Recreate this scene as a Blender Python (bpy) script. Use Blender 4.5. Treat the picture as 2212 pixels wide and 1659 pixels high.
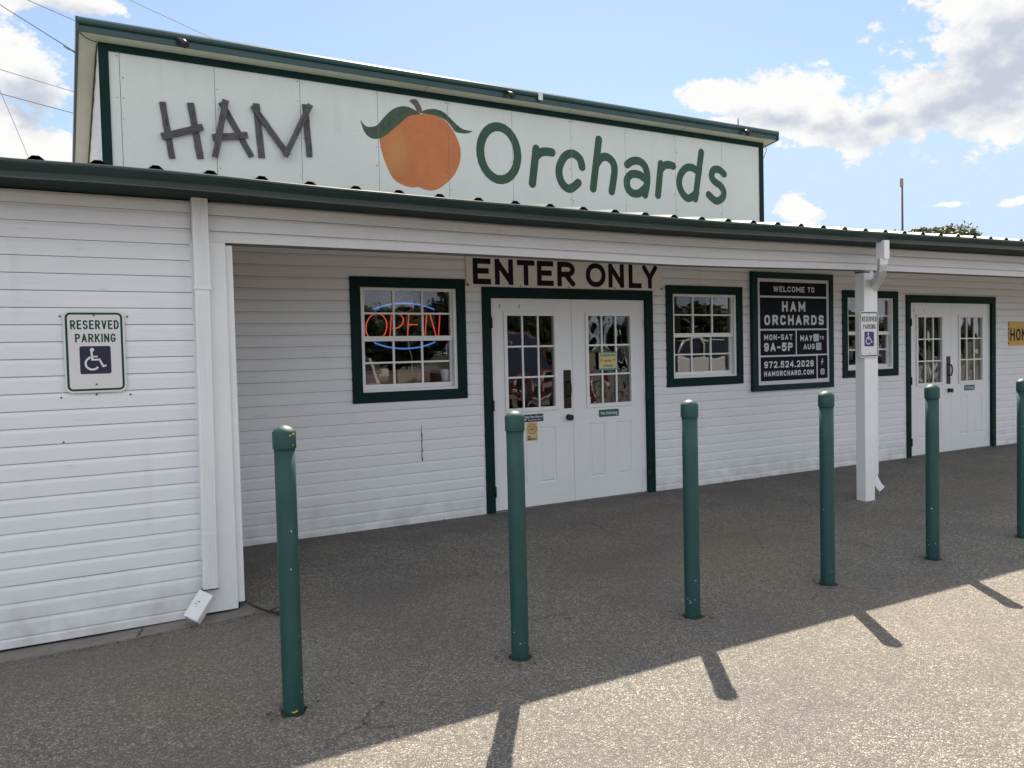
import bpy, bmesh, math, random
from mathutils import Vector, Matrix
from mathutils.geometry import tessellate_polygon
random.seed(7)
S = bpy.context.scene
for o in list(bpy.data.objects): bpy.data.objects.remove(o)

# ------------------------------------------------------------------ camera
CAM = Vector((-0.1969, -5.1961, 1.4938))
yaw, pit, rol = math.radians(29.4612), math.radians(-2.0789), math.radians(-1.3759)
fw = Vector((math.sin(yaw)*math.cos(pit), math.cos(yaw)*math.cos(pit), math.sin(pit)))
rt = Vector((math.cos(yaw), -math.sin(yaw), 0)); up = rt.cross(fw)
r2 = rt*math.cos(rol)+up*math.sin(rol); u2 = -rt*math.sin(rol)+up*math.cos(rol)
cd = bpy.data.cameras.new('camera'); cam = bpy.data.objects.new('camera', cd)
S.collection.objects.link(cam)
cam.matrix_world = Matrix(((r2.x, u2.x, -fw.x, CAM.x), (r2.y, u2.y, -fw.y, CAM.y), (r2.z, u2.z, -fw.z, CAM.z), (0, 0, 0, 1)))
cd.sensor_fit = 'HORIZONTAL'; cd.sensor_width = 36; cd.lens = 1729.63/2212*36
cd.clip_start = 0.05; cd.clip_end = 6000
S.camera = cam

# ------------------------------------------------------------------ light
EXPO = 1.2
SUN_AZ, SUN_EL = math.radians(34.4), math.radians(48.6)     # azimuth from +Y toward +X
S.view_settings.view_transform = 'Standard'; S.view_settings.look = 'None'
S.view_settings.exposure = EXPO; S.view_settings.gamma = 1
S.view_settings.use_curve_mapping = False
sl = bpy.data.lights.new('sun', 'SUN'); sl.energy = 4.5; sl.angle = math.radians(0.53); sl.color = (1.0, 0.89, 0.74)
so = bpy.data.objects.new('sun', sl); S.collection.objects.link(so)
sd = Vector((math.sin(SUN_AZ)*math.cos(SUN_EL), math.cos(SUN_AZ)*math.cos(SUN_EL), math.sin(SUN_EL)))
so.rotation_euler = sd.to_track_quat('Z', 'Y').to_euler(); so.location = (0, 0, 30)

def azel(az, el):
    az, el = math.radians(az), math.radians(el)
    return Vector((math.sin(az)*math.cos(el), math.cos(az)*math.cos(el), math.sin(el)))
def pixdir(u, v):                                           # only used to state where in the sky a cloud floats
    return (fw*1729.63 + r2*(u-1106) - u2*(v-829.5)).normalized()

W = bpy.data.worlds.new('World'); S.world = W; W.use_nodes = True
N = W.node_tree.nodes; L = W.node_tree.links; N.clear()
def wn(t, **k):
    n = N.new(t)
    for a, b in k.items(): setattr(n, a, b)
    return n
def wmath(op, a, b=None, clamp=False):
    n = wn('ShaderNodeMath', operation=op); n.use_clamp = clamp
    for i, q in enumerate((a, b)):
        if q is None: continue
        if isinstance(q, (int, float)): n.inputs[i].default_value = q
        else: L.new(q, n.inputs[i])
    return n.outputs[0]
out = wn('ShaderNodeOutputWorld'); bg = wn('ShaderNodeBackground'); bg.inputs[1].default_value = 0.067
L.new(bg.outputs[0], out.inputs[0])
sky = wn('ShaderNodeTexSky', sky_type='NISHITA'); sky.sun_disc = False
sky.sun_elevation = SUN_EL; sky.sun_rotation = SUN_AZ
sky.air_density = 1.0; sky.dust_density = 0.3; sky.ozone_density = 1.6; sky.altitude = 100
tc = wn('ShaderNodeTexCoord'); Dv = tc.outputs['Generated']
def blob(u, v, ru, rv, rot=0):
    c = pixdir(u, v); a = (rt - c*rt.dot(c)).normalized(); b = c.cross(a) * -1
    if b.z < 0: b = -b
    ca, sa = math.cos(math.radians(rot)), math.sin(math.radians(rot))
    a, b = a*ca+b*sa, b*ca-a*sa
    ra, rb = ru/1729.0, rv/1729.0
    q = []
    for vec, r in ((a, ra), (b, rb)):
        d = wn('ShaderNodeVectorMath', operation='DOT_PRODUCT'); L.new(Dv, d.inputs[0]); d.inputs[1].default_value = vec
        q.append(wmath('DIVIDE', d.outputs['Value'], r))
    dd = wn('ShaderNodeVectorMath', operation='DOT_PRODUCT'); L.new(Dv, dd.inputs[0]); dd.inputs[1].default_value = c
    back = wmath('LESS_THAN', dd.outputs['Value'], 0.0)
    r = wmath('SQRT', wmath('ADD', wmath('MULTIPLY', q[0], q[0]), wmath('MULTIPLY', q[1], q[1])))
    return wmath('SUBTRACT', wmath('SUBTRACT', 1.0, r), wmath('MULTIPLY', back, 9.0))
BL = [(2200, 95, 240, 175, 40), (2065, 195, 200, 112, 25), (1955, 262, 115, 52, 12), (2170, 262, 130, 48, 8),
      (1690, 236, 145, 72, -8), (1560, 208, 112, 42, -4), (1790, 272, 105, 46, -10), (1880, 296, 80, 26, 5),
      (1722, 466, 62, 26, -14), (1560, 262, 60, 14, -6),
      (45, 190, 85, 65, -25), (10, 300, 105, 75, -25), (95, 330, 70, 60, -20), (190, 8, 80, 30, -15), (60, -20, 140, 34, 0), (-120, 230, 200, 150, 0),
      (2040, 442, 40, 7, 3), (2215, 432, 44, 10, 12), (880, -18, 55, 18, 0)]
dens = None
for b_ in BL:
    d_ = blob(*b_)
    if b_[3] < 28: d_ = wmath('MULTIPLY', d_, 0.45)
    dens = d_ if dens is None else wmath('MAXIMUM', dens, d_)
# clouds elsewhere in the sky, those opposite the sun brightened further down to add fill light
n0 = wn('ShaderNodeTexNoise'); n0.inputs['Scale'].default_value = 2.6; n0.inputs['Detail'].default_value = 3; L.new(Dv, n0.inputs['Vector'])
cdn = wn('ShaderNodeVectorMath', operation='DOT_PRODUCT'); L.new(Dv, cdn.inputs[0]); cdn.inputs[1].default_value = azel(31, 18)
mr = wn('ShaderNodeMapRange'); L.new(cdn.outputs['Value'], mr.inputs[0]); mr.inputs[1].default_value = 0.70; mr.inputs[2].default_value = 0.82; mr.inputs[3].default_value = 0.0; mr.inputs[4].default_value = 3.0
gen = wmath('SUBTRACT', wmath('MULTIPLY', wmath('SUBTRACT', n0.outputs[0], 0.415), 5.0), mr.outputs[0])
dens = wmath('MAXIMUM', dens, gen)
def noise(scale, det, rough=0.55, off=None):
    n = wn('ShaderNodeTexNoise'); n.inputs['Scale'].default_value = scale; n.inputs['Detail'].default_value = det; n.inputs['Roughness'].default_value = rough
    mp = wn('ShaderNodeMapping'); mp.inputs['Scale'].default_value = (1, 1, 1.5)
    if off is not None: mp.inputs['Location'].default_value = off
    L.new(Dv, mp.inputs[0]); L.new(mp.outputs[0], n.inputs['Vector']); return n.outputs[0]
nb3 = noise(64, 6, 0.62, (5, 2, 8)); nb = noise(9, 12, 0.60); nb2 = noise(22, 8, 0.6, (3, 1, 2))
shape = wmath('ADD', dens, wmath('ADD', wmath('MULTIPLY', wmath('SUBTRACT', nb, 0.5), 1.9), wmath('ADD', wmath('MULTIPLY', wmath('SUBTRACT', nb2, 0.5), 1.25), wmath('MULTIPLY', wmath('SUBTRACT', nb3, 0.5), 0.6))))
al = wn('ShaderNodeMapRange', interpolation_type='SMOOTHSTEP'); L.new(shape, al.inputs[0]); al.inputs[1].default_value = 0.03; al.inputs[2].default_value = 0.25; al.clamp = True
# self shading: density sampled a little toward the sun
nb2s = noise(22, 6, 0.6, (3+sd.x*.02, 1+sd.y*.02, 2+sd.z*.02)); nbs = noise(9, 6, 0.55, tuple(sd*0.035)); nbw = noise(4.2, 5, 0.5, (7, 3, 1))
thick = wn('ShaderNodeMapRange', interpolation_type='SMOOTHSTEP'); L.new(wmath('ADD', wmath('ADD', shape, wmath('MULTIPLY', wmath('SUBTRACT', nbs, nb), 3.0)), wmath('MULTIPLY', wmath('SUBTRACT', nbw, 0.5), 1.3)), thick.inputs[0])
thick.inputs[1].default_value = 0.5; thick.inputs[2].default_value = 2.0
SH = [(2150, 185, 150, 70, 35), (2060, 232, 110, 38, 25), (2230, 120, 120, 90, 40), (1800, 286, 75, 24, -12), (1690, 262, 70, 20, -8), (1905, 262, 40, 16, 10), (120, 30, 60, 20, -10), (60, 250, 40, 50, -30)]
shd = None
for b_ in SH:
    d_ = blob(*b_); shd = d_ if shd is None else wmath('MAXIMUM', shd, d_)
shn = wmath('ADD', wmath('MULTIPLY', shd, 0.9), wmath('ADD', wmath('MULTIPLY', wmath('SUBTRACT', nbw, 0.5), 1.5), wmath('ADD', wmath('MULTIPLY', wmath('SUBTRACT', nbs, nb), 3.2), wmath('MULTIPLY', wmath('SUBTRACT', nb2s, nb2), 1.6))))
sh1 = wn('ShaderNodeMapRange', interpolation_type='SMOOTHSTEP'); L.new(shn, sh1.inputs[0]); sh1.inputs[1].default_value = -0.45; sh1.inputs[2].default_value = 1.0
inview = wn('ShaderNodeMapRange'); L.new(mr.outputs[0], inview.inputs[0]); inview.inputs[1].default_value = 0.2; inview.inputs[2].default_value = 2.0; inview.inputs[3].default_value = 0; inview.inputs[4].default_value = 1
tmix = wn('ShaderNodeMix'); tmix.data_type = 'FLOAT'; L.new(inview.outputs[0], tmix.inputs[0]); L.new(thick.outputs[0], tmix.inputs[2]); L.new(sh1.outputs[0], tmix.inputs[3])
cmix = wn('ShaderNodeMixRGB'); L.new(tmix.outputs[0], cmix.inputs[0])
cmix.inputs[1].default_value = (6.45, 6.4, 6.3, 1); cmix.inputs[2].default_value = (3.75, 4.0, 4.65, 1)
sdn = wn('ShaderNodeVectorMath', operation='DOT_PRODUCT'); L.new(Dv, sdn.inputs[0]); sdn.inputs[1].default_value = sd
rear_fill = wn('ShaderNodeMapRange'); L.new(sdn.outputs['Value'], rear_fill.inputs[0]); rear_fill.inputs[1].default_value = 0.5; rear_fill.inputs[2].default_value = -0.5; rear_fill.inputs[3].default_value = 0.0; rear_fill.inputs[4].default_value = 1.0
tint = wn('ShaderNodeMixRGB'); L.new(rear_fill.outputs[0], tint.inputs[0]); tint.inputs[1].default_value = (1, 1, 1, 1); tint.inputs[2].default_value = (1.45, 1.56, 1.76, 1)  # added fill: clouds opposite the sun made brighter and bluer for the porch
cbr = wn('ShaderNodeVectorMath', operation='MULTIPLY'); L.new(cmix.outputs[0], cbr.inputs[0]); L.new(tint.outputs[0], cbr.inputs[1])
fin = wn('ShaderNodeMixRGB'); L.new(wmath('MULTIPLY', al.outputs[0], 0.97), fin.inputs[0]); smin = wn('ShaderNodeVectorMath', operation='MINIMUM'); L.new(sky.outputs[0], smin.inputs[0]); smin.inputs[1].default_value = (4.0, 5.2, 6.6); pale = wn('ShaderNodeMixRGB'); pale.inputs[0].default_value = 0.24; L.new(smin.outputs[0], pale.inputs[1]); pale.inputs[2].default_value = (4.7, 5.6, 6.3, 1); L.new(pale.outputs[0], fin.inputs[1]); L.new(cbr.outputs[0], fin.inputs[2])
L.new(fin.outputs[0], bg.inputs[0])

S.render.engine = 'CYCLES'

# ------------------------------------------------------------------ materials
def mat(name, col, rough=0.6, metal=0.0, spec=0.5, var=0.0, vscale=3.0, vstretch=(1, 1, 1), bump=0.0, bscale=40.0, bstretch=(1, 1, 1), emis=None, estr=0.0, coat=0.0, rnd=0.0, specks=None):
    m = bpy.data.materials.new(name); m.use_nodes = True
    nt = m.node_tree; b = nt.nodes['Principled BSDF']
    b.inputs['Base Color'].default_value = (*col, 1); b.inputs['Roughness'].default_value = rough; b.inputs['Metallic'].default_value = metal
    b.inputs['Specular IOR Level'].default_value = spec; b.inputs['Coat Weight'].default_value = coat
    if emis: b.inputs['Emission Color'].default_value = (*emis, 1); b.inputs['Emission Strength'].default_value = estr
    tc = nt.nodes.new('ShaderNodeTexCoord')
    last = None
    def mixc(fac, c, blend='MIX'):
        nonlocal last
        x = nt.nodes.new('ShaderNodeMixRGB'); x.blend_type = blend
        if last is None: x.inputs[1].default_value = (*col, 1)
        else: nt.links.new(last, x.inputs[1])
        nt.links.new(fac, x.inputs[0])
        if isinstance(c, tuple): x.inputs[2].default_value = (*c, 1)
        else: nt.links.new(c, x.inputs[2])
        last = x.outputs[0]
    def nz(scale, stretch, det=6, rough_=0.6):
        mp = nt.nodes.new('ShaderNodeMapping'); mp.inputs['Scale'].default_value = stretch; nt.links.new(tc.outputs['Object'], mp.inputs[0])
        n = nt.nodes.new('ShaderNodeTexNoise'); n.inputs['Scale'].default_value = scale; n.inputs['Detail'].default_value = det; n.inputs['Roughness'].default_value = rough_
        nt.links.new(mp.outputs[0], n.inputs['Vector']); return n.outputs[0]
    def ramp(src, a, b_, lo=0.0, hi=1.0):
        r = nt.nodes.new('ShaderNodeMapRange'); nt.links.new(src, r.inputs[0]); r.inputs[1].default_value = a; r.inputs[2].default_value = b_; r.inputs[3].default_value = lo; r.inputs[4].default_value = hi; return r.outputs[0]
    if var > 0:
        mixc(ramp(nz(vscale, vstretch), 0.35, 0.75), tuple(c*(1-var) for c in col))
        mixc(ramp(nz(vscale*4.3, vstretch), 0.5, 0.8, 0, 0.6), tuple(c*(1-var*1.2) for c in col))
    if rnd > 0:
        oi = nt.nodes.new('ShaderNodeObjectInfo')
        mixc(ramp(oi.outputs['Random'], 0, 1, 0, 1), tuple(c*(1-rnd) for c in (last and col or col)))
    if specks:
        sc, thr, scol = specks
        mp = nt.nodes.new('ShaderNodeMapping'); mp.inputs['Scale'].default_value = (1, 1, 1.6); nt.links.new(tc.outputs['Object'], mp.inputs[0])
        v = nt.nodes.new('ShaderNodeTexVoronoi'); v.inputs['Scale'].default_value = sc; nt.links.new(mp.outputs[0], v.inputs['Vector'])
        wn_ = nt.nodes.new('ShaderNodeSeparateColor'); nt.links.new(v.outputs['Color'], wn_.inputs[0])
        a = ramp(v.outputs['Distance'], thr, thr*0.5); b2 = ramp(wn_.outputs[0], 0.72, 0.74)
        mu = nt.nodes.new('ShaderNodeMath'); mu.operation = 'MULTIPLY'; nt.links.new(a, mu.inputs[0]); nt.links.new(b2, mu.inputs[1])
        mixc(mu.outputs[0], scol)
    if last is not None: nt.links.new(last, b.inputs['Base Color'])
    if bump > 0:
        bp = nt.nodes.new('ShaderNodeBump'); bp.inputs['Strength'].default_value = bump; bp.inputs['Distance'].default_value = 0.004
        nt.links.new(nz(bscale, bstretch, 8, 0.65), bp.inputs['Height']); nt.links.new(bp.outputs[0], b.inputs['Normal'])
    return m

M = {}
def siding_mat(name, col):
    return mat(name, col, 0.5, var=0.10, vscale=2.2, vstretch=(0.5, 1, 3.5), bump=0.35, bscale=30, bstretch=(0.12, 1, 2.5), rnd=0.05, specks=(7.0, 0.035, tuple(c*0.35 for c in col)))
M['siding'] = siding_mat('white_siding_paint', (0.80, 0.80, 0.81))
def age(m):
    nt = m.node_tree; b = nt.nodes['Principled BSDF']; src = b.inputs['Base Color'].links[0].from_socket
    tc = nt.nodes.new('ShaderNodeTexCoord'); sx = nt.nodes.new('ShaderNodeSeparateXYZ'); nt.links.new(tc.outputs['Object'], sx.inputs[0])
    def nz(sc, st, det=5):
        mp = nt.nodes.new('ShaderNodeMapping'); mp.inputs['Scale'].default_value = st; nt.links.new(tc.outputs['Object'], mp.inputs[0]); n = nt.nodes.new('ShaderNodeTexNoise'); n.inputs['Scale'].default_value = sc; n.inputs['Detail'].default_value = det; nt.links.new(mp.outputs[0], n.inputs['Vector']); return n.outputs[0]
    def mr(s_, a, b_, lo=0, hi=1):
        r = nt.nodes.new('ShaderNodeMapRange'); nt.links.new(s_, r.inputs[0]); r.inputs[1].default_value = a; r.inputs[2].default_value = b_; r.inputs[3].default_value = lo; r.inputs[4].default_value = hi; return r.outputs[0]
    def mul(a, c):
        x = nt.nodes.new('ShaderNodeMath'); x.operation = 'MULTIPLY'; nt.links.new(a, x.inputs[0]); nt.links.new(c, x.inputs[1]); return x.outputs[0]
    cur = src
    for f, col in ((mul(mr(sx.outputs['Z'], 0.32, 0.0), mr(nz(6, (1, 1, 1)), 0.38, 0.72, 0.0, 0.55)), (0.36, 0.33, 0.29)),
                   (mul(mr(nz(7, (1, 1, 0.05)), 0.56, 0.74), mr(nz(1.1, (1, 1, 1)), 0.48, 0.62, 0, 0.22)), (0.46, 0.44, 0.40)),
                   (mr(nz(14, (0.35, 1, 2.2), 8), 0.64, 0.74, 0, 0.3), (0.48, 0.47, 0.47))):
        mx = nt.nodes.new('ShaderNodeMixRGB'); nt.links.new(f, mx.inputs[0]); nt.links.new(cur, mx.inputs[1]); mx.inputs[2].default_value = (*col, 1); cur = mx.outputs[0]
    nt.links.new(cur, b.inputs['Base Color']); return m
age(M['siding'])
M['core'] = mat('slot_shade_core', (0.24, 0.22, 0.21), 0.9)  # core darkened in colour to deepen the shadow lines between boards
M['white'] = mat('white_trim_paint', (0.80, 0.80, 0.79), 0.45, var=0.08, vscale=4, vstretch=(1, 1, 0.3), bump=0.15, bscale=60, specks=(9, 0.03, (0.25, 0.22, 0.19)))
M['door'] = mat('white_door_paint', (0.79, 0.79, 0.79), 0.35, var=0.05, vscale=2)
M['vinyl'] = mat('white_vinyl', (0.80, 0.80, 0.79), 0.35, var=0.06, vscale=8)
M['green'] = mat('dark_green_paint', (0.0030, 0.024, 0.021), 0.6, spec=0.15, var=0.25, vscale=5, bump=0.2, bscale=50)
M['gutter'] = mat('green_gutter_metal', (0.026, 0.056, 0.052), 0.33, var=0.3, vscale=3, vstretch=(0.6, 1, 1), spec=0.6)
M['tgreen'] = mat('tower_green_metal', (0.016, 0.060, 0.060), 0.35, var=0.2, vscale=3, vstretch=(0.4, 1, 1))
M['panel'] = mat('cream_sign_panel', (0.66, 0.68, 0.64), 0.5, var=0.07, vscale=1.3, vstretch=(1, 1, 0.6), specks=(3.2, 0.03, (0.25, 0.25, 0.22)))
M['soffit'] = mat('cream_soffit', (0.70, 0.71, 0.62), 0.6, var=0.06)
M['roofm'] = mat('galvalume_roof', (0.19, 0.215, 0.175), 0.5, metal=0.3, var=0.15, vscale=2)
M['dark'] = mat('dark_gap', (0.006, 0.006, 0.006), 0.9)
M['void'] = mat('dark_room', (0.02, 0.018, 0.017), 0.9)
M['paintgreen'] = mat('sign_green_paint', (0.013, 0.066, 0.033), 0.5, var=0.25, vscale=6, specks=(6, 0.03, (0.5, 0.52, 0.5)))
M['leafp'] = mat('leaf_green_paint', (0.045, 0.085, 0.038), 0.5, var=0.4, vscale=5)
M['stemp'] = mat('stem_brown_paint', (0.14, 0.09, 0.09), 0.5, var=0.4, vscale=9)
def peach_mat():
    m = mat('peach_orange_paint', (0.55, 0.165, 0.042), 0.5, var=0.2, vscale=2.5)
    nt = m.node_tree; b = nt.nodes['Principled BSDF']
    tc = nt.nodes.new('ShaderNodeTexCoord'); mp = nt.nodes.new('ShaderNodeMapping'); mp.inputs['Location'].default_value = (-4.62*1.9, 0, -4.78*1.1); mp.inputs['Scale'].default_value = (1.9, 0, 1.1)
    nt.links.new(tc.outputs['Object'], mp.inputs[0])
    ln = nt.nodes.new('ShaderNodeVectorMath'); ln.operation = 'LENGTH'; nt.links.new(mp.outputs[0], ln.inputs[0])
    r = nt.nodes.new('ShaderNodeMapRange'); r.interpolation_type = 'SMOOTHSTEP'; nt.links.new(ln.outputs['Value'], r.inputs[0]); r.inputs[1].default_value = 0.6; r.inputs[2].default_value = 0.05; r.inputs[3].default_value = 0; r.inputs[4].default_value = 0.55
    src = b.inputs['Base Color'].links[0].from_socket
    mx = nt.nodes.new('ShaderNodeMixRGB'); nt.links.new(r.outputs[0], mx.inputs[0]); nt.links.new(src, mx.inputs[1]); mx.inputs[2].default_value = (0.52, 0.27, 0.07, 1)
    nt.links.new(mx.outputs[0], b.inputs['Base Color']); return m
M['peach'] = peach_mat()
age(M['panel'])
M['bark'] = mat('grey_barn_wood', (0.125, 0.115, 0.125), 0.8, rnd=0.35, var=0.55, vscale=7, vstretch=(1, 1, 1), bump=0.8, bscale=60)
M['black'] = mat('black_metal', (0.012, 0.011, 0.012), 0.45)
M['bronze'] = mat('dark_bronze_plate', (0.035, 0.022, 0.02), 0.35, metal=0.6, var=0.3, vscale=12)
M['vblack'] = mat('black_vinyl_letter', (0.009, 0.005, 0.008), 0.6, spec=0.2, var=0.35, vscale=9)
M['board'] = mat('beige_sign_board', (0.765, 0.735, 0.71), 0.55, var=0.08, vscale=3)
M['signgreen'] = mat('welcome_sign_dark_green', (0.0030, 0.010, 0.012), 0.6, spec=0.12, var=0.25, vscale=4)
M['signframe'] = mat('welcome_sign_frame', (0.008, 0.032, 0.034), 0.6, spec=0.2, var=0.2, vscale=4)
M['signwhite'] = mat('sign_pale_grey', (0.66, 0.66, 0.70), 0.5)
M['rsign'] = mat('reflective_white_sheet', (0.70, 0.67, 0.66), 0.45, var=0.04)
M['rgreen'] = mat('sign_border_green', (0.0, 0.06, 0.033), 0.6, spec=0.2)
M['rblue'] = mat('sign_blue', (0.003, 0.003, 0.032), 0.45)
M['rblue2'] = mat('sign_bright_blue', (0.008, 0.011, 0.16), 0.45)
M['yellow'] = mat('yellow_plate', (0.62, 0.36, 0.045), 0.5, var=0.1)
M['paper'] = mat('yellow_paper', (0.62, 0.52, 0.27), 0.7)
M['sticker'] = mat('tan_sticker', (0.58, 0.45, 0.20), 0.6)
M['orange'] = mat('orange_ring', (0.50, 0.13, 0.03), 0.6)
M['teal'] = mat('teal_plate', (0.012, 0.095, 0.085), 0.4)
M['teal2'] = mat('dark_teal_plate', (0.010, 0.035, 0.045), 0.4)
M['tealp'] = mat('teal_paper_edge', (0.10, 0.32, 0.32), 0.6)
M['cup'] = mat('white_foam_cup', (0.86, 0.87, 0.87), 0.5)
M['card'] = mat('brown_cardboard', (0.36, 0.23, 0.14), 0.8, var=0.15)
M['screw'] = mat('screw_head', (0.16, 0.13, 0.11), 0.5, metal=0.5)
M['crack'] = mat('crack_stain', (0.03, 0.025, 0.022), 0.9)
M['rust'] = mat('rust_stain', (0.20, 0.11, 0.06), 0.9, var=0.4)
M['concrete'] = mat('old_concrete', (0.255, 0.235, 0.205), 0.85, var=0.35, vscale=6, bump=0.6, bscale=40)
M['wire'] = mat('cable_grey', (0.22, 0.22, 0.24), 0.6)
M['pole'] = mat('weathered_pole', (0.10, 0.08, 0.07), 0.85, var=0.3)
M['bulb'] = mat('tan_pole_box', (0.30, 0.23, 0.15), 0.7)
M['neonr'] = mat('red_neon_tube', (0.9, 0.2, 0.15), 0.4, emis=(1.0, 0.07, 0.045), estr=0.26)
M['neonb'] = mat('blue_neon_tube', (0.3, 0.5, 0.9), 0.4, emis=(0.07, 0.24, 0.85), estr=0.26)
M['tube'] = mat('clear_glass_tube', (0.45, 0.45, 0.45), 0.3)
M['leaf'] = mat('tree_leaf', (0.09, 0.115, 0.035), 0.6, rnd=0.25)
M['leaf2'] = mat('oak_leaf_dark', (0.035, 0.060, 0.018), 0.6, rnd=0.3)
M['trunk'] = mat('tree_bark', (0.10, 0.08, 0.06), 0.9, var=0.4, bump=0.6)
M['cwhite'] = mat('white_car_paint', (0.72, 0.73, 0.74), 0.2, coat=0.6)
M['cred'] = mat('dark_red_car_paint', (0.14, 0.025, 0.03), 0.22, coat=0.6)
M['cgrey'] = mat('silver_car_paint', (0.42, 0.43, 0.44), 0.25, metal=0.3, coat=0.6)
M['cglass'] = mat('car_window_glass', (0.035, 0.04, 0.075), 0.05)
M['tyre'] = mat('black_rubber', (0.015, 0.015, 0.015), 0.8)
M['rim'] = mat('wheel_alloy', (0.4, 0.4, 0.42), 0.3, metal=0.8)
M['lamp'] = mat('car_lamp_lens', (0.7, 0.7, 0.7), 0.1)
M['ylw'] = mat('yellow_paint_chip', (0.55, 0.38, 0.05), 0.6)
M['wht'] = mat('white_paint_chip', (0.55, 0.55, 0.5), 0.6)
M['pebble'] = mat('pale_pebble', (0.38, 0.35, 0.31), 0.8)

def bollard_mat():
    m = mat('green_bollard_paint', (0.014, 0.068, 0.063), 0.55, var=0.35, vscale=5, vstretch=(1, 1, 0.35), bump=0.08, bscale=30, spec=0.45)
    return m
M['bollard'] = bollard_mat()

def glass_mat(name, bump, scale, stretch=(1, 1, 1), tint=(0.9, 0.93, 0.92)):
    m = bpy.data.materials.new(name); m.use_nodes = True; nt = m.node_tree; nt.nodes.clear()
    o = nt.nodes.new('ShaderNodeOutputMaterial'); mx = nt.nodes.new('ShaderNodeMixShader')
    tr = nt.nodes.new('ShaderNodeBsdfTransparent'); tr.inputs[0].default_value = (*tint, 1)
    gl = nt.nodes.new('ShaderNodeBsdfGlossy'); gl.inputs['Roughness'].default_value = 0.012
    fr = nt.nodes.new('ShaderNodeFresnel'); fr.inputs[0].default_value = 1.52
    mu = nt.nodes.new('ShaderNodeMath'); mu.operation = 'MULTIPLY'; mu.inputs[1].default_value = 2.5; mu.use_clamp = True
    nt.links.new(fr.outputs[0], mu.inputs[0]); nt.links.new(mu.outputs[0], mx.inputs[0]); nt.links.new(tr.outputs[0], mx.inputs[1]); nt.links.new(gl.outputs[0], mx.inputs[2]); nt.links.new(mx.outputs[0], o.inputs[0])
    tc = nt.nodes.new('ShaderNodeTexCoord'); mp = nt.nodes.new('ShaderNodeMapping'); mp.inputs['Scale'].default_value = stretch
    n = nt.nodes.new('ShaderNodeTexNoise'); n.inputs['Scale'].default_value = scale; n.inputs['Detail'].default_value = 1.0
    bp = nt.nodes.new('ShaderNodeBump'); bp.inputs['Strength'].default_value = 1.0; bp.inputs['Distance'].default_value = bump
    nt.links.new(tc.outputs['Object'], mp.inputs[0]); nt.links.new(mp.outputs[0], n.inputs['Vector']); nt.links.new(n.outputs[0], bp.inputs['Height']); nt.links.new(bp.outputs[0], gl.inputs['Normal'])
    return m
M['glass'] = glass_mat('window_glass', 0.0012, 3.0)
M['dglass'] = glass_mat('warped_door_glass', 0.010, 3.0, (1.3, 1, 0.9))

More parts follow.
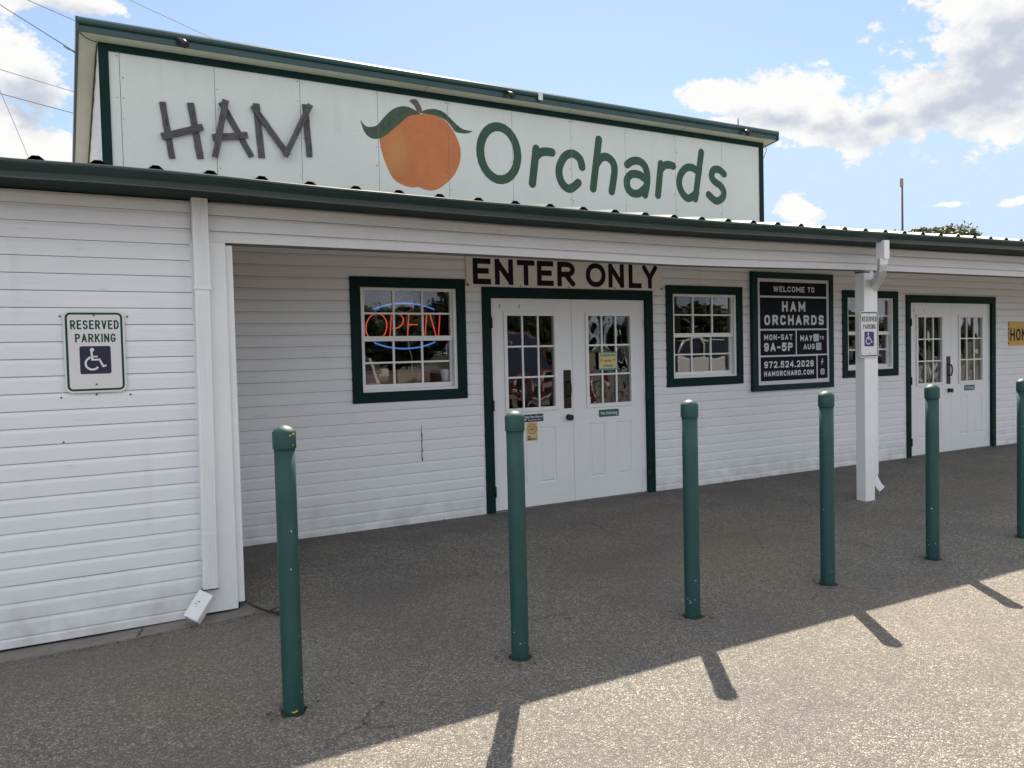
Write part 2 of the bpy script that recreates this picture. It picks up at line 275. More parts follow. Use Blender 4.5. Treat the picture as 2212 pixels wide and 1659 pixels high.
def pavement_mat():
    m = bpy.data.materials.new('chip_seal_pavement'); m.use_nodes = True; nt = m.node_tree; b = nt.nodes['Principled BSDF']
    tc = nt.nodes.new('ShaderNodeTexCoord'); P = tc.outputs['Object']
    def vor(scale, feat='F1'):
        v = nt.nodes.new('ShaderNodeTexVoronoi'); v.inputs['Scale'].default_value = scale; v.feature = feat; nt.links.new(P, v.inputs['Vector']); return v
    def nz(scale, det=5, r=0.6):
        n = nt.nodes.new('ShaderNodeTexNoise'); n.inputs['Scale'].default_value = scale; n.inputs['Detail'].default_value = det; n.inputs['Roughness'].default_value = r; nt.links.new(P, n.inputs['Vector']); return n.outputs[0]
    def mr(s, a, b_, lo=0, hi=1):
        r = nt.nodes.new('ShaderNodeMapRange'); nt.links.new(s, r.inputs[0]); r.inputs[1].default_value = a; r.inputs[2].default_value = b_; r.inputs[3].default_value = lo; r.inputs[4].default_value = hi; return r.outputs[0]
    def mx(f, a, c, blend='MIX'):
        x = nt.nodes.new('ShaderNodeMixRGB'); x.blend_type = blend
        for i, q in enumerate((f, a, c)):
            if isinstance(q, tuple): x.inputs[i].default_value = (*q, 1)
            elif isinstance(q, (int, float)): x.inputs[i].default_value = q
            else: nt.links.new(q, x.inputs[i])
        return x.outputs[0]
    v1 = vor(105); sp = nt.nodes.new('ShaderNodeSeparateColor'); nt.links.new(v1.outputs['Color'], sp.inputs[0])
    rp = nt.nodes.new('ShaderNodeValToRGB'); nt.links.new(sp.outputs[0], rp.inputs[0])
    el = rp.color_ramp.elements; el[0].position = 0; el[0].color = (0.15, 0.143, 0.136, 1); el[1].position = 1; el[1].color = (0.60, 0.56, 0.485, 1)
    for p, c in ((0.25, (0.225, 0.208, 0.185)), (0.5, (0.305, 0.280, 0.243)), (0.8, (0.42, 0.385, 0.325))):
        e = el.new(p); e.color = (*c, 1)
    e1 = vor(105, 'DISTANCE_TO_EDGE'); gap = mr(e1.outputs['Distance'], 0.0, 0.16)
    c = mx(gap, (0.075, 0.070, 0.067), rp.outputs[0])
    c = mx(mr(nz(190, 3), 0.35, 0.7, 0, 0.35), c, (0.08, 0.07, 0.06))
    big = nz(0.9, 6, 0.65); c = mx(mr(big, 0.44, 0.66, 0.0, 0.5), c, (0.125, 0.118, 0.115))
    c = mx(mr(nz(0.35, 3), 0.45, 0.7, 0, 0.25), c, (0.27, 0.20, 0.13))
    # hairline cracks and a few dark drips
    wv = nt.nodes.new('ShaderNodeVectorMath'); wv.operation = 'ADD'; nn_ = nt.nodes.new('ShaderNodeTexNoise'); nn_.inputs['Scale'].default_value = 5; nn_.inputs['Detail'].default_value = 6; nt.links.new(P, nn_.inputs['Vector'])
    sc_ = nt.nodes.new('ShaderNodeVectorMath'); sc_.operation = 'SCALE'; sc_.inputs['Scale'].default_value = 0.35; nt.links.new(nn_.outputs['Color'], sc_.inputs[0]); nt.links.new(P, wv.inputs[0]); nt.links.new(sc_.outputs[0], wv.inputs[1])
    cv = nt.nodes.new('ShaderNodeTexVoronoi'); cv.feature = 'DISTANCE_TO_EDGE'; cv.inputs['Scale'].default_value = 0.62; nt.links.new(wv.outputs[0], cv.inputs['Vector'])
    ck = nt.nodes.new('ShaderNodeMath'); ck.operation = 'MULTIPLY'; nt.links.new(mr(cv.outputs['Distance'], 0.0055, 0.0015), ck.inputs[0]); nt.links.new(mr(nz(1.3, 3), 0.5, 0.62, 0, 0.7), ck.inputs[1])
    c = mx(ck.outputs[0], c, (0.035, 0.03, 0.028))
    dv = nt.nodes.new('ShaderNodeTexVoronoi'); dv.inputs['Scale'].default_value = 1.1; nt.links.new(wv.outputs[0], dv.inputs['Vector']); ds_ = nt.nodes.new('ShaderNodeSeparateColor'); nt.links.new(dv.outputs['Color'], ds_.inputs[0])
    dk = nt.nodes.new('ShaderNodeMath'); dk.operation = 'MULTIPLY'; nt.links.new(mr(dv.outputs['Distance'], 0.16, 0.03, 0, 0.6), dk.inputs[0]); nt.links.new(mr(ds_.outputs[0], 0.62, 0.66), dk.inputs[1])
    c = mx(dk.outputs[0], c, (0.07, 0.062, 0.058))
    # strip along the walls, darker towards them, with an uneven edge
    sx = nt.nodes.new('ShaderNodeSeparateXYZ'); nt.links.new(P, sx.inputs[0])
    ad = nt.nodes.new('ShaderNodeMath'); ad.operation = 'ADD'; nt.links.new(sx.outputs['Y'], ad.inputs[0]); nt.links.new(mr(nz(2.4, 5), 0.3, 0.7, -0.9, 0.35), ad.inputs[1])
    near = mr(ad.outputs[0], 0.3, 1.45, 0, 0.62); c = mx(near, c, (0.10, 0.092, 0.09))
    nt.links.new(c, b.inputs['Base Color']); b.inputs['Roughness'].default_value = 0.72; b.inputs['Specular IOR Level'].default_value = 0.35
    bp = nt.nodes.new('ShaderNodeBump'); bp.inputs['Strength'].default_value = 0.8; bp.inputs['Distance'].default_value = 0.004
    hs = nt.nodes.new('ShaderNodeMath'); hs.operation = 'ADD'; nt.links.new(mr(e1.outputs['Distance'], 0, 0.3), hs.inputs[0]); nt.links.new(sp.outputs[1], hs.inputs[1])
    nt.links.new(hs.outputs[0], bp.inputs['Height']); nt.links.new(bp.outputs[0], b.inputs['Normal'])
    return m
M['pave'] = pavement_mat()
M['grass'] = mat('dry_grass_field', (0.07, 0.085, 0.03), 0.9, var=0.4, vscale=0.3)

# ------------------------------------------------------------------ mesh helpers
COL = S.collection
class MB:
    def __init__(s): s.v = []; s.f = []; s.m = []; s.cur = 0; s.sm = []
    def face(s, pts, smooth=False):
        i = len(s.v); s.v += [tuple(p) for p in pts]; s.f.append(list(range(i, i+len(pts)))); s.m.append(s.cur); s.sm.append(smooth)
    def box(s, x0, x1, y0, y1, z0, z1):
        a = len(s.v); s.v += [(x, y, z) for z in (z0, z1) for y in (y0, y1) for x in (x0, x1)]
        for q in ((0, 2, 3, 1), (4, 5, 7, 6), (0, 1, 5, 4), (2, 6, 7, 3), (0, 4, 6, 2), (1, 3, 7, 5)):
            s.f.append([a+k for k in q]); s.m.append(s.cur); s.sm.append(False)
    def hexa(s, P):                                        # eight corners, bottom four then top four, both counter-clockwise
        a = len(s.v); s.v += [tuple(p) for p in P]
        for q in ((3, 2, 1, 0), (4, 5, 6, 7), (0, 1, 5, 4), (1, 2, 6, 5), (2, 3, 7, 6), (3, 0, 4, 7)):
            s.f.append([a+k for k in q]); s.m.append(s.cur); s.sm.append(False)
    def loft(s, rings, closed=True, caps=True, smooth=False):
        a = len(s.v); n = len(rings[0])
        for r in rings: s.v += [tuple(p) for p in r]
        for i in range(len(rings)-1):
            for j in range(n if closed else n-1):
                k = (j+1) % n
                s.f.append([a+i*n+j, a+i*n+k, a+(i+1)*n+k, a+(i+1)*n+j]); s.m.append(s.cur); s.sm.append(smooth)
        if caps and closed:
            s.f.append([a+j for j in range(n)][::-1]); s.m.append(s.cur); s.sm.append(False)
            e = a+(len(rings)-1)*n; s.f.append([e+j for j in range(n)]); s.m.append(s.cur); s.sm.append(False)
    def tube(s, pts, r, n=8, smooth=True, radii=None):
        pts = [Vector(p) for p in pts]; rings = []
        prev = None
        for i, p in enumerate(pts):
            t = (pts[min(i+1, len(pts)-1)]-pts[max(i-1, 0)]).normalized()
            if prev is None: prev = Vector((0, 0, 1)).cross(t) if abs(t.z) < 0.9 else Vector((1, 0, 0)).cross(t)
            prev = (prev - t*prev.dot(t)).normalized(); q = t.cross(prev); rr = radii[i] if radii else r
            rings.append([p+prev*math.cos(2*math.pi*k/n)*rr+q*math.sin(2*math.pi*k/n)*rr for k in range(n)])
        s.loft(rings, True, True, smooth)
    def ball(s, c, r, n=12, h=8, sc=(1, 1, 1), half=False):
        rings = []
        for i in range(h+1):
            a = (math.pi/2 if half else math.pi)*i/h
            rr = max(math.sin(a), 1e-3)*r; z = math.cos(a)*r
            rings.append([(c[0]+math.cos(2*math.pi*k/n)*rr*sc[0], c[1]+math.sin(2*math.pi*k/n)*rr*sc[1], c[2]+z*sc[2]) for k in range(n)][::-1])
        s.loft(rings, True, True, True)
    def rectpipe(s, pts, w, d, wdir=None):                 # rectangular pipe through points, w across X-ish
        pts = [Vector(p) for p in pts]; rings = []
        for i, p in enumerate(pts):
            t = (pts[min(i+1, len(pts)-1)]-pts[max(i-1, 0)]).normalized()
            a = Vector(wdir or (1, 0, 0)); a = (a-t*a.dot(t)).normalized(); b = t.cross(a)
            rings.append([p+a*w/2+b*d/2, p-a*w/2+b*d/2, p-a*w/2-b*d/2, p+a*w/2-b*d/2])
        s.loft(rings)
    def build(s, name, mats, parent=None, bevel=0.0, seg=2, **props):
        me = bpy.data.meshes.new(name); me.from_pydata(s.v, [], s.f); 
        if not isinstance(mats, (list, tuple)): mats = [mats]
        for m in mats: me.materials.append(m)
        me.polygons.foreach_set('material_index', s.m); me.polygons.foreach_set('use_smooth', s.sm); me.update()
        o = bpy.data.objects.new(name, me); COL.objects.link(o); o.parent = parent
        if bevel > 0:
            md = o.modifiers.new('bevel', 'BEVEL'); md.width = bevel; md.segments = seg; md.limit_method = 'ANGLE'; md.angle_limit = math.radians(40)
        for k, v in props.items(): o[k] = v
        return o
def empty(name, label, cat, loc=(0, 0, 0), group=None):
    o = bpy.data.objects.new(name, None); COL.objects.link(o); o.location = loc; o['label'] = label; o['category'] = cat
    if group: o['group'] = group
    return o
def tag(o, label, cat, group=None):
    o['label'] = label; o['category'] = cat
    if group: o['group'] = group
    return o
def interp(tab, x):
    if x <= tab[0][0]: return tab[0][1]
    for (a, b), (c, d) in zip(tab, tab[1:]):
        if x <= c:
            t = (x-a)/(c-a); t = t*t*(3-2*t)*0.5+t*0.5
            return b+(d-b)*t
    return tab[-1][1]
def smooth_path(P, n=6, closed=False):
    P = [Vector((p[0], p[1])) for p in P]; R = []; m = len(P)
    rng = range(m) if closed else range(m-1)
    for i in rng:
        p1, p2 = P[i], P[(i+1) % m]
        p0 = P[i-1] if (closed or i > 0) else p1; p3 = P[(i+2) % m] if (closed or i+2 < m) else p2
        for k in range(n):
            t = k/n
            R.append(0.5*((2*p1)+(p2-p0)*t+(2*p0-5*p1+4*p2-p3)*t*t+(3*p1-p0-3*p2+p3)*t**3))
    if not closed: R.append(P[-1])
    return [(q.x, q.y) for q in R]

# ---- flat lettering: strokes turned into convex polygons in the X-Z plane
def stroke_polys(path, w, closed=False, cap='square'):
    P = [Vector((p[0], p[1])) for p in path]; n = len(P); polys = []
    L_, R_ = [], []
    for i in range(n):
        a = P[(i-1) % n] if (closed or i > 0) else None; b = P[(i+1) % n] if (closed or i < n-1) else None
        d1 = (P[i]-a).normalized() if a is not None and (P[i]-a).length > 1e-9 else None
        d2 = (b-P[i]).normalized() if b is not None and (b-P[i]).length > 1e-9 else None
        if d1 is None: d1 = d2
        if d2 is None: d2 = d1
        t = (d1+d2); t = t.normalized() if t.length > 1e-6 else d1
        nn = Vector((-t.y, t.x)); m = Vector((-d1.y, d1.x)).dot(nn); m = max(m, 0.45)
        p = P[i]
        if not closed and cap == 'square':
            if i == 0: p = p-d2*w/2
            if i == n-1: p = p+d1*w/2
        L_.append(p+nn*w/2/m); R_.append(p-nn*w/2/m)
    for i in range(n if closed else n-1):
        j = (i+1) % n
        polys.append([R_[i], R_[j], L_[j], L_[i]])
    if not closed and cap == 'round':
        for c, d in ((P[0], (P[0]-P[1]).normalized()), (P[-1], (P[-1]-P[-2]).normalized())):
            a0 = math.atan2(d.y, d.x)
            polys.append([c+Vector((math.cos(a0-math.pi/2+math.pi*k/8), math.sin(a0-math.pi/2+math.pi*k/8)))*w/2 for k in range(9)])
    return polys
def clip(poly, axis, val, keep_less):
    outp = []
    for i in range(len(poly)):
        a, b = poly[i-1], poly[i]
        ia = (a[axis] <= val) == keep_less; ib = (b[axis] <= val) == keep_less
        if ia != ib:
            t = (val-a[axis])/(b[axis]-a[axis]); outp.append(a+(b-a)*t)
        if ib: outp.append(b)
    return outp
def clipbox(polys, x0, x1, y0, y1):
    R = []
    for p in polys:
        for ax, v, k in ((0, x1, True), (0, x0, False), (1, y1, True), (1, y0, False)):
            if len(p) >= 3: p = clip(p, ax, v, k)
        if len(p) >= 3: R.append(p)
    return R
def arc(cx, cy, rx, ry, a0, a1, n=12, p=2.0):
    R = []
    for i in range(n+1):
        a = math.radians(a0+(a1-a0)*i/n); c, s_ = math.cos(a), math.sin(a)
        R.append((cx+rx*math.copysign(abs(c)**(2/p), c), cy+ry*math.copysign(abs(s_)**(2/p), s_)))
    return R
def glyph(ch, p):
    A = lambda *a: arc(*a, p=p)
    G = {
     'A': ([[(0, 0), (.5, 1)], [(.5, 1), (1, 0)], [(.18, .3), (.82, .3)]], 1.05),
     'C': ([A(.5, .5, .5, .5, 35, 325, 20)], 1), 'D': ([('c', [(0, 0), (0, 1), (.4, 1)]+A(.4, .5, .6, .5, 80, -80, 14)+[(.4, 0)])], 1),
     'E': ([[(0, 0), (0, 1)], [(0, 1), (1, 1)], [(0, .52), (.85, .52)], [(0, 0), (1, 0)]], .88),
     'G': ([A(.5, .5, .5, .5, 35, 330, 20)+[(1, .42), (.6, .42)]], 1), 'H': ([[(0, 0), (0, 1)], [(1, 0), (1, 1)], [(0, .52), (1, .52)]], 1),
     'I': ([[(0, 0), (0, 1)]], 0), 'K': ([[(0, 0), (0, 1)], [(0, .35), (1, 1)], [(.35, .58), (1, 0)]], 1),
     'L': ([[(0, 0), (0, 1)], [(0, 0), (1, 0)]], .82), 'M': ([[(0, 0), (0, 1)], [(1, 0), (1, 1)], [(0, 1), (.5, .28)], [(.5, .28), (1, 1)]], 1.3),
     'N': ([[(0, 0), (0, 1)], [(1, 0), (1, 1)], [(0, 1), (1, 0)]], 1), 'O': ([('c', A(.5, .5, .5, .5, 0, 345, 23))], 1),
     'P': ([[(0, 0), (0, 1), (.5, 1)]+A(.5, .74, .5, .26, 80, -80, 9)+[(.5, .48), (0, .48)]], .95),
     'R': ([[(0, 0), (0, 1), (.5, 1)]+A(.5, .74, .5, .26, 80, -80, 9)+[(.5, .48), (0, .48)], [(.45, .48), (1, 0)]], 1),
     'S': ([A(.5, .75, .5, .25, 25, 270, 14)+A(.5, .25, .5, .25, 90, -155, 14)[1:]], .95),
     'T': ([[(0, 1), (1, 1)], [(.5, 0), (.5, 1)]], .95), 'U': ([[(0, 1), (0, .4)]+A(.5, .4, .5, .4, 190, 350, 12)+[(1, .4), (1, 1)]], 1),
     'V': ([[(0, 1), (.5, 0)], [(.5, 0), (1, 1)]], 1.05), 'W': ([[(0, 1), (.25, 0)], [(.25, 0), (.5, 1)], [(.5, 1), (.75, 0)], [(.75, 0), (1, 1)]], 1.5),
     'X': ([[(0, 0), (1, 1)], [(0, 1), (1, 0)]], 1), 'Y': ([[(0, 1), (.5, .45)], [(1, 1), (.5, .45)], [(.5, .5), (.5, 0)]], 1.05), 'B': ([('c', [(0, 0), (0, 1), (.5, 1)]+A(.5, .76, .45, .24, 80, -80, 7)+A(.5, .26, .5, .26, 80, -80, 7)+[(.5, 0)]), [(0, .52), (.5, .52)]], .95),
     'F': ([[(0, 0), (0, 1)], [(0, 1), (1, 1)], [(0, .52), (.8, .52)]], .85),
     '9': ([('c', A(.5, .72, .5, .28, 0, 345, 16)), A(.5, .5, .5, .5, 0, -140, 10)], .95), '7': ([[(0, 1), (1, 1)], [(1, 1), (.35, 0)]], .9),
     '2': ([A(.5, .72, .5, .28, 165, -35, 10)+[(0, 0)], [(0, 0), (1, 0)]], .92), '5': ([[(1, 1), (.08, 1), (.04, .56)]+A(.45, .32, .55, .32, 110, -150, 12)], .92),
     '4': ([[(.75, 0), (.75, 1)], [(.75, 1), (0, .3)], [(0, .3), (1, .3)]], 1), '0': ([('c', A(.5, .5, .5, .5, 0, 345, 20))], .92),
     '8': ([('c', A(.5, .76, .44, .24, 0, 340, 14)), ('c', A(.5, .26, .5, .26, 0, 340, 14))], .92), '1': ([[(.5, 0), (.5, 1)], [(.5, 1), (.15, .8)]], .4),
     '-': ([[(0, .45), (1, .45)]], .5), '.': ([[(0, 0.0), (0, 0.001)]], 0), ' ': ([], .55)}
    return G[ch]
def text_polys(text, x0, x1, z0, z1, wt, gap=0.28, p=2.6):
    H = z1-z0; w = wt*H
    units = [glyph(c, p)[1] for c in text]
    fixed = w*len(text); gaps = gap*H*(len(text)-1)
    k = ((x1-x0)-fixed-gaps)/max(sum(units), 1e-6)
    if k < 0.05*H:
        gap = max(0.02, ((x1-x0)-fixed)/(H*len(text))*0.35); k = ((x1-x0)-fixed-gap*H*(len(text)-1))/sum(units)
    x = x0; strokes = []
    for c, un in zip(text, units):
        cw = un*k; gl = glyph(c, p)[0]
        for st in gl:
            closed = False
            if isinstance(st, tuple) and st[0] == 'c': closed = True; st = st[1]
            path = [(x+w/2+q[0]*cw, z0+w/2+q[1]*(H-w)) for q in st]
            strokes.append(clipbox(stroke_polys(path, w, closed), x-0.001, x+cw+w+0.001, z0, z1))
        x += cw+w+gap*H
    return strokes
def flat(mb, strokes, y, xcuts=None, step=0.0002):
    for i, polys in enumerate(strokes):
        for j, p in enumerate(polys):
            segs = [p] if not xcuts else [c for a, b in xcuts for c in clipbox([p], a, b, -99, 99)]
            for q in segs: mb.face([(v[0], y-step*i-1.2e-5*j, v[1]) for v in q])
    return mb
def fill_poly(pts):
    tris = tessellate_polygon([[Vector((a, b, 0)) for a, b in pts]])
    R = []
    for t in tris:
        q = [Vector(pts[k]) for k in t]
        if (q[1]-q[0]).cross(q[2]-q[0]) < 0: q.reverse()
        R.append(q)
    return R
def rrect(x0, x1, z0, z1, r, n=6):
    P = []
    for cx, cz, a in ((x1-r, z0+r, -90), (x1-r, z1-r, 0), (x0+r, z1-r, 90), (x0+r, z0+r, 180)):
        for k in range(n+1):
            t = math.radians(a+90*k/n); P.append((cx+r*math.cos(t), cz+r*math.sin(t)))
    return P
def slab(mb, outline, y0, y1):                              # outline CCW in XZ, front at y0
    n = len(outline)
    mb.face([(a, y0, b) for a, b in outline]); mb.face([(a, y1, b) for a, b in reversed(outline)])
    for i in range(n):
        a, b = outline[i], outline[(i+1) % n]
        mb.face([(a[0], y0, a[1]), (a[0], y1, a[1]), (b[0], y1, b[1]), (b[0], y0, b[1])])
def ring(mb, outer, inner, y):
    n = len(outer)
    for i in range(n):
        j = (i+1) % n
        mb.face([(outer[i][0], y, outer[i][1]), (outer[j][0], y, outer[j][1]), (inner[j][0], y, inner[j][1]), (inner[i][0], y, inner[i][1])])
def small_text(body, x, z, y, size, m, parent, wscale=1.0, name='lettering', off=0.0):
    cu = bpy.data.curves.new('lettering', 'FONT'); cu.body = body; cu.size = size; cu.align_x = 'CENTER'; cu.align_y = 'CENTER'; cu.offset = off
    to = bpy.data.objects.new('t', cu); COL.objects.link(to)
    bpy.context.view_layer.update()
    me = bpy.data.meshes.new_from_object(to.evaluated_get(bpy.context.evaluated_depsgraph_get()))
    bpy.data.objects.remove(to)
    for v in me.vertices: v.co = Vector((x+v.co.x*wscale, y, z+v.co.y))
    me.materials.clear(); me.materials.append(m); me.name = name
    o = bpy.data.objects.new(name, me); COL.objects.link(o); o.parent = parent; return o

# ------------------------------------------------------------------ ground
def gz(x, y):
    t = min(1, max(0, (x+0.1)/1.2)); A = 0.092+(0.055-0.092)*t
    return -A*math.exp(-((y+0.05)/0.62)**2) if y < -0.05 else -A*math.exp(-((y+0.05)/(0.62 if x > 0.9 else 9))**2)
def axis(a, b, step, far):
    R = [a]; 
    while R[-1] < b: R.append(R[-1]+step)
    s_ = step; lo = [a]; hi = [R[-1]]
    while hi[-1] < far: s_ *= 1.6; hi.append(hi[-1]+s_)
    s_ = step
    while lo[-1] > -far: s_ *= 1.6; lo.append(lo[-1]-s_)
    return lo[:0:-1]+R+hi[1:]
g = MB(); xs = axis(-3, 14, 0.5, 60); ys = axis(-3, 1.6, 0.12, 60)
g.v = [(x, y, gz(x, y)) for y in ys for x in xs]; nx = len(xs)
for j in range(len(ys)-1):
    for i in range(nx-1):
        g.f.append([j*nx+i, j*nx+i+1, (j+1)*nx+i+1, (j+1)*nx+i]); g.m.append(0); g.sm.append(True)
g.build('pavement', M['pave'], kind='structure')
g = MB(); g.face([(-2500, -2500, -0.12), (2500, -2500, -0.12), (2500, 2500, -0.12), (-2500, 2500, -0.12)])
g.build('ground', M['grass'], kind='structure')
g = MB()                                                    # concrete footing strip that shows under the left wall
fx = [-5, -4, -3, -2.2, -1.4, -0.9, -0.5, -0.1, 0.1, 0.36, 0.543, 0.7, 0.80]
fy = [-.41, -.40, -.42, -.40, -.42, -.41, -.411, -.40, -.389, -.33, -.36, -.368, -.35]
top = []; bot = []
fx = [x*1.03 for x in fx]
for x, y in zip(fx, fy):
    t = min(1, max(0, (x+0.1)/1.0)); zt_ = -0.082+0.020*t; top.append((x, y*(0.36+0.10*t), zt_)); bot.append((x, y*(0.36+0.10*t)-0.006, -0.13))
for i in range(len(fx)-1):
    g.face([top[i], top[i+1], (fx[i+1], 0.06, top[i+1][2]+0.003), (fx[i], 0.06, top[i][2]+0.003)]); g.face([bot[i], bot[i+1], top[i+1], top[i]])
g.face([top[-1], (fx[-1], -0.16, -0.13), (fx[-1], 0.06, -0.13), (fx[-1], 0.06, -0.059)])
footing = g.build('concrete_footing', M['concrete'], kind='structure')
g = MB(); rr = random.Random(3)                             # crack across the footing
path = [(0.13, -.16), (0.15, -.12), (0.148, -.09), (0.17, -.06), (0.168, -.03), (0.18, 0.0)]
flat_ = stroke_polys(path, 0.008, cap='butt')
for p in flat_: g.face([(q.x, q.y, -0.0735) for q in p])
g.build('crack', M['crack'], parent=footing)

# ------------------------------------------------------------------ the store building
YR = 1.4836; E_ = 0.0963
store = empty('store_building', 'long white clapboard farm store with green trim, covered entrance and tall painted front sign wall', 'store', (6, 3, 0))
store.location = (0, 0, 0)
SAG = [(-5, 0.0), (0.6, 0.0), (1.5, -0.008), (2.7, -0.020), (4.35, -0.020), (6.9, 0.004), (9.6, 0.022), (18, 0.04)]
SAGB = [(-5, 0.0), (0.6, 0.0), (2.4, 0.002), (4.4, -0.010), (6.9, 0.021), (9.6, 0.030), (18, 0.045)]
WALLW = [(-5, 0), (1.2, -0.006), (2.3, 0.0), (3.2, 0.006), (4.4, 0), (5.7, -0.003), (20, 0)]
def board(mb, x0, x1, z0, z1, y, d=0.013, off=None, along='x', fn=None, g_=0.0024):
    """one lap siding board: flat face with a coved top edge, a drip edge below"""
    h = z1-z0
    prof = [(0.0, -0.001), (0.0, d-.002), (0.002, d), (h*0.70, d*1.0), (h*0.78, d*0.90), (h*0.86, d*0.66), (h-g_-.002, d*0.42), (h-g_, d*0.30), (h-g_, -0.001)]
    n = max(1, int(abs(x1-x0)/0.6)); rings = []
    for i in range(n+1):
        x = x0+(x1-x0)*i/n; dz = off(x) if off else 0
        if fn: rings.append([fn(x, o, z0+a+dz) for a, o in prof])
        else: rings.append([(x, y-o, z0+a+dz) for a, o in prof])
    mb.loft(rings)
def subtract(iv, holes):
    R = [iv]
    for a, b in holes:
        Q = []
        for c, d in R:
            if b <= c or a >= d: Q.append((c, d)); continue
            if a > c: Q.append((c, a))
            if b < d: Q.append((b, d))
        R = Q
    return [r for r in R if r[1]-r[0] > 0.01]

# --- left wall (front plane Y = 0)
mb = MB(); mb.box(-5, 0.70, 0.014, 0.10, -0.02, 2.47); mb.box(0.62, 0.70, 0.10, YR-0.02, -0.05, 2.47)
left_wall = mb.build('left_wall', M['core'], store)
z = 0.764-8*E_-0.0963+0.0963
k = 0; zz = 0.764-8*E_
zz0 = zz-E_+0.028
for k in range(-1, 26):
    a = 0.764-8*E_+k*E_; b = min(a+E_, 2.475)
    if k == -1: a = -0.064; b = 0.764-8*E_
    if b-a < 0.01: continue
    mb = MB(); board(mb, -5, 0.53, a, b, 0.012, off=(lambda x: -0.003*math.exp(-((x-0.1)/0.4)**2)) if k < 3 else None)
    mb.build('siding_board', M['siding'], left_wall)
mb = MB(); mb.box(0.522, 0.724, -0.016, 0.010, -0.050, 2.228)
mb.build('corner_board', M['white'], left_wall, bevel=0.003)
mb = MB(); mb.box(0.727, 0.770, 0.014, 0.06, -0.020, 2.215)
mb.build('corner_board', M['white'], left_wall, bevel=0.003)
mb = MB(); mb.box(-5, 0.74, 0.022, 0.09, -0.12, -0.02); mb.build('foundation_shade', M['dark'], left_wall)  # near-black strip standing in for the shade below the siding
for i, (x, z) in enumerate([(-0.182, 1.773), (0.162, 1.771), (-0.192, 1.313), (-0.014, 1.324), (0.163, 1.316), (-0.19, 1.06)]):
    mb = MB(); mb.tube([(x, 0.004, z), (x, -0.0035, z)], 0.0055, 8, False); mb.build('screw', M['crack'], left_wall)

# --- header beam over the entrance
hx1 = 17.0
def beam_off(z):
    t = (z-2.229)/0.25
    return lambda x: interp(SAGB, x)*(1-t)+interp(SAG, x)*t
mb = MB()
n = 40; rings = []
for i in range(n+1):
    x = 0.53+(hx1-0.53)*i/n; b0 = interp(SAGB, x); t0 = interp(SAG, x)
    rings.append([(x, 0.012, 2.231+b0), (x, 0.15, 2.231+b0), (x, 0.15, 2.485+t0), (x, 0.012, 2.472+t0)][::-1])
mb.loft(rings); beam = mb.build('header_beam', M['core'], store)
for (a, b) in ((2.229, 2.300), (2.300, 2.397), (2.397, 2.476)):
    for c, d in ((0.532, 5.32), (5.323, 9.9), (9.903, hx1)):
        mb = MB(); 
        lo, hi = beam_off(a), beam_off(b)
        prof = [(0, -.001), (0, .011), (.02, .013), (.78, .013), (.88, .010), (.955, .005), (.955, -.001)]
        nn = 10; rings = []
        for i in range(nn+1):
            x = c+(d-c)*i/nn; z0_, z1_ = a+lo(x), b+hi(x)
            rings.append([(x, 0.012-o, z0_+(z1_-z0_)*q) for q, o in prof])
        mb.loft(rings); mb.build('siding_board', M['siding'], beam)

# --- recessed wall, with its openings
WIN = [(1.992, 3.090), (5.479, 6.600), (8.308, 9.400)]
DOOR = [(3.262, 5.294, 2.135), (9.567, 11.625, 2.163)]
WZ0, WZ1 = 1.105, 2.202
mb = MB(); XA, XB = 0.70, 17.0
op = [(a, b, WZ0, WZ1) for a, b in WIN]+[(a, b, -1, t) for a, b, t in DOOR]
cuts = sorted(set([XA, XB]+[c for o_ in op for c in (o_[0]+0.03, o_[1]-0.03)]))
for a, b in zip(cuts, cuts[1:]):
    mid = (a+b)/2; hit = [o_ for o_ in op if o_[0] < mid < o_[1]]
    if not hit: mb.box(a, b, YR+0.002, YR+0.10, -0.10, 2.62)
    else:
        _, _, z0_, z1_ = hit[0]
        if z0_ > 0: mb.box(a, b, YR+0.002, YR+0.10, -0.10, z0_+0.03)
        mb.box(a, b, YR+0.002, YR+0.10, z1_-0.03, 2.62)
rec = mb.build('recessed_wall', M['core'], store)
zb = 0.069-E_
k = -1
CR = 2.621
while True:
    a = 0.069+k*E_; b = a+E_
    if a > 2.56: break
    if k == -1: a = -0.04
    b = min(b, 2.60)
    holes = [(h[0]+0.03, h[1]-0.03) for h in op if not (b <= h[2]+0.088 or a >= h[3]-0.088)]
    for (c, d) in subtract((0.72, XB), holes):
        pieces = [(c, d)]
        if c < CR < d and 5 <= k <= 7: pieces = [(c, CR-0.003), (CR+0.003, d)]
        elif d-c > 5.0: pieces = [(c, c+3.66), (c+3.662, d)] if k % 2 else [(c, c+1.83), (c+1.832, d)]
        for p0, p1 in pieces:
            mb = MB(); board(mb, p0, p1, a, b, YR, off=lambda x: interp(WALLW, x)); mb.build('siding_board', M['siding'], rec)
    k += 1
mb = MB(); pth = [(CR, 0.885), (CR+.003, 0.86), (CR-.003, 0.83), (CR+.002, 0.80), (CR+.004, 0.74), (CR-.002, 0.70), (CR+.003, 0.65), (CR-.004, 0.61), (CR+.001, 0.57), (CR, 0.555)]
wd = [.002, .004, .002, .012, .006, .006, .010, .006, .013, .006]
for i in range(len(pth)-1):
    a, b = pth[i], pth[i+1]; mb.face([(a[0]-wd[i]/2, YR-.0145, a[1]), (b[0]-wd[i+1]/2, YR-.0145, b[1]), (b[0]+wd[i+1]/2, YR-.0145, b[1]), (a[0]+wd[i]/2, YR-.0145, a[1])])
mb.build('crack', M['crack'], rec)

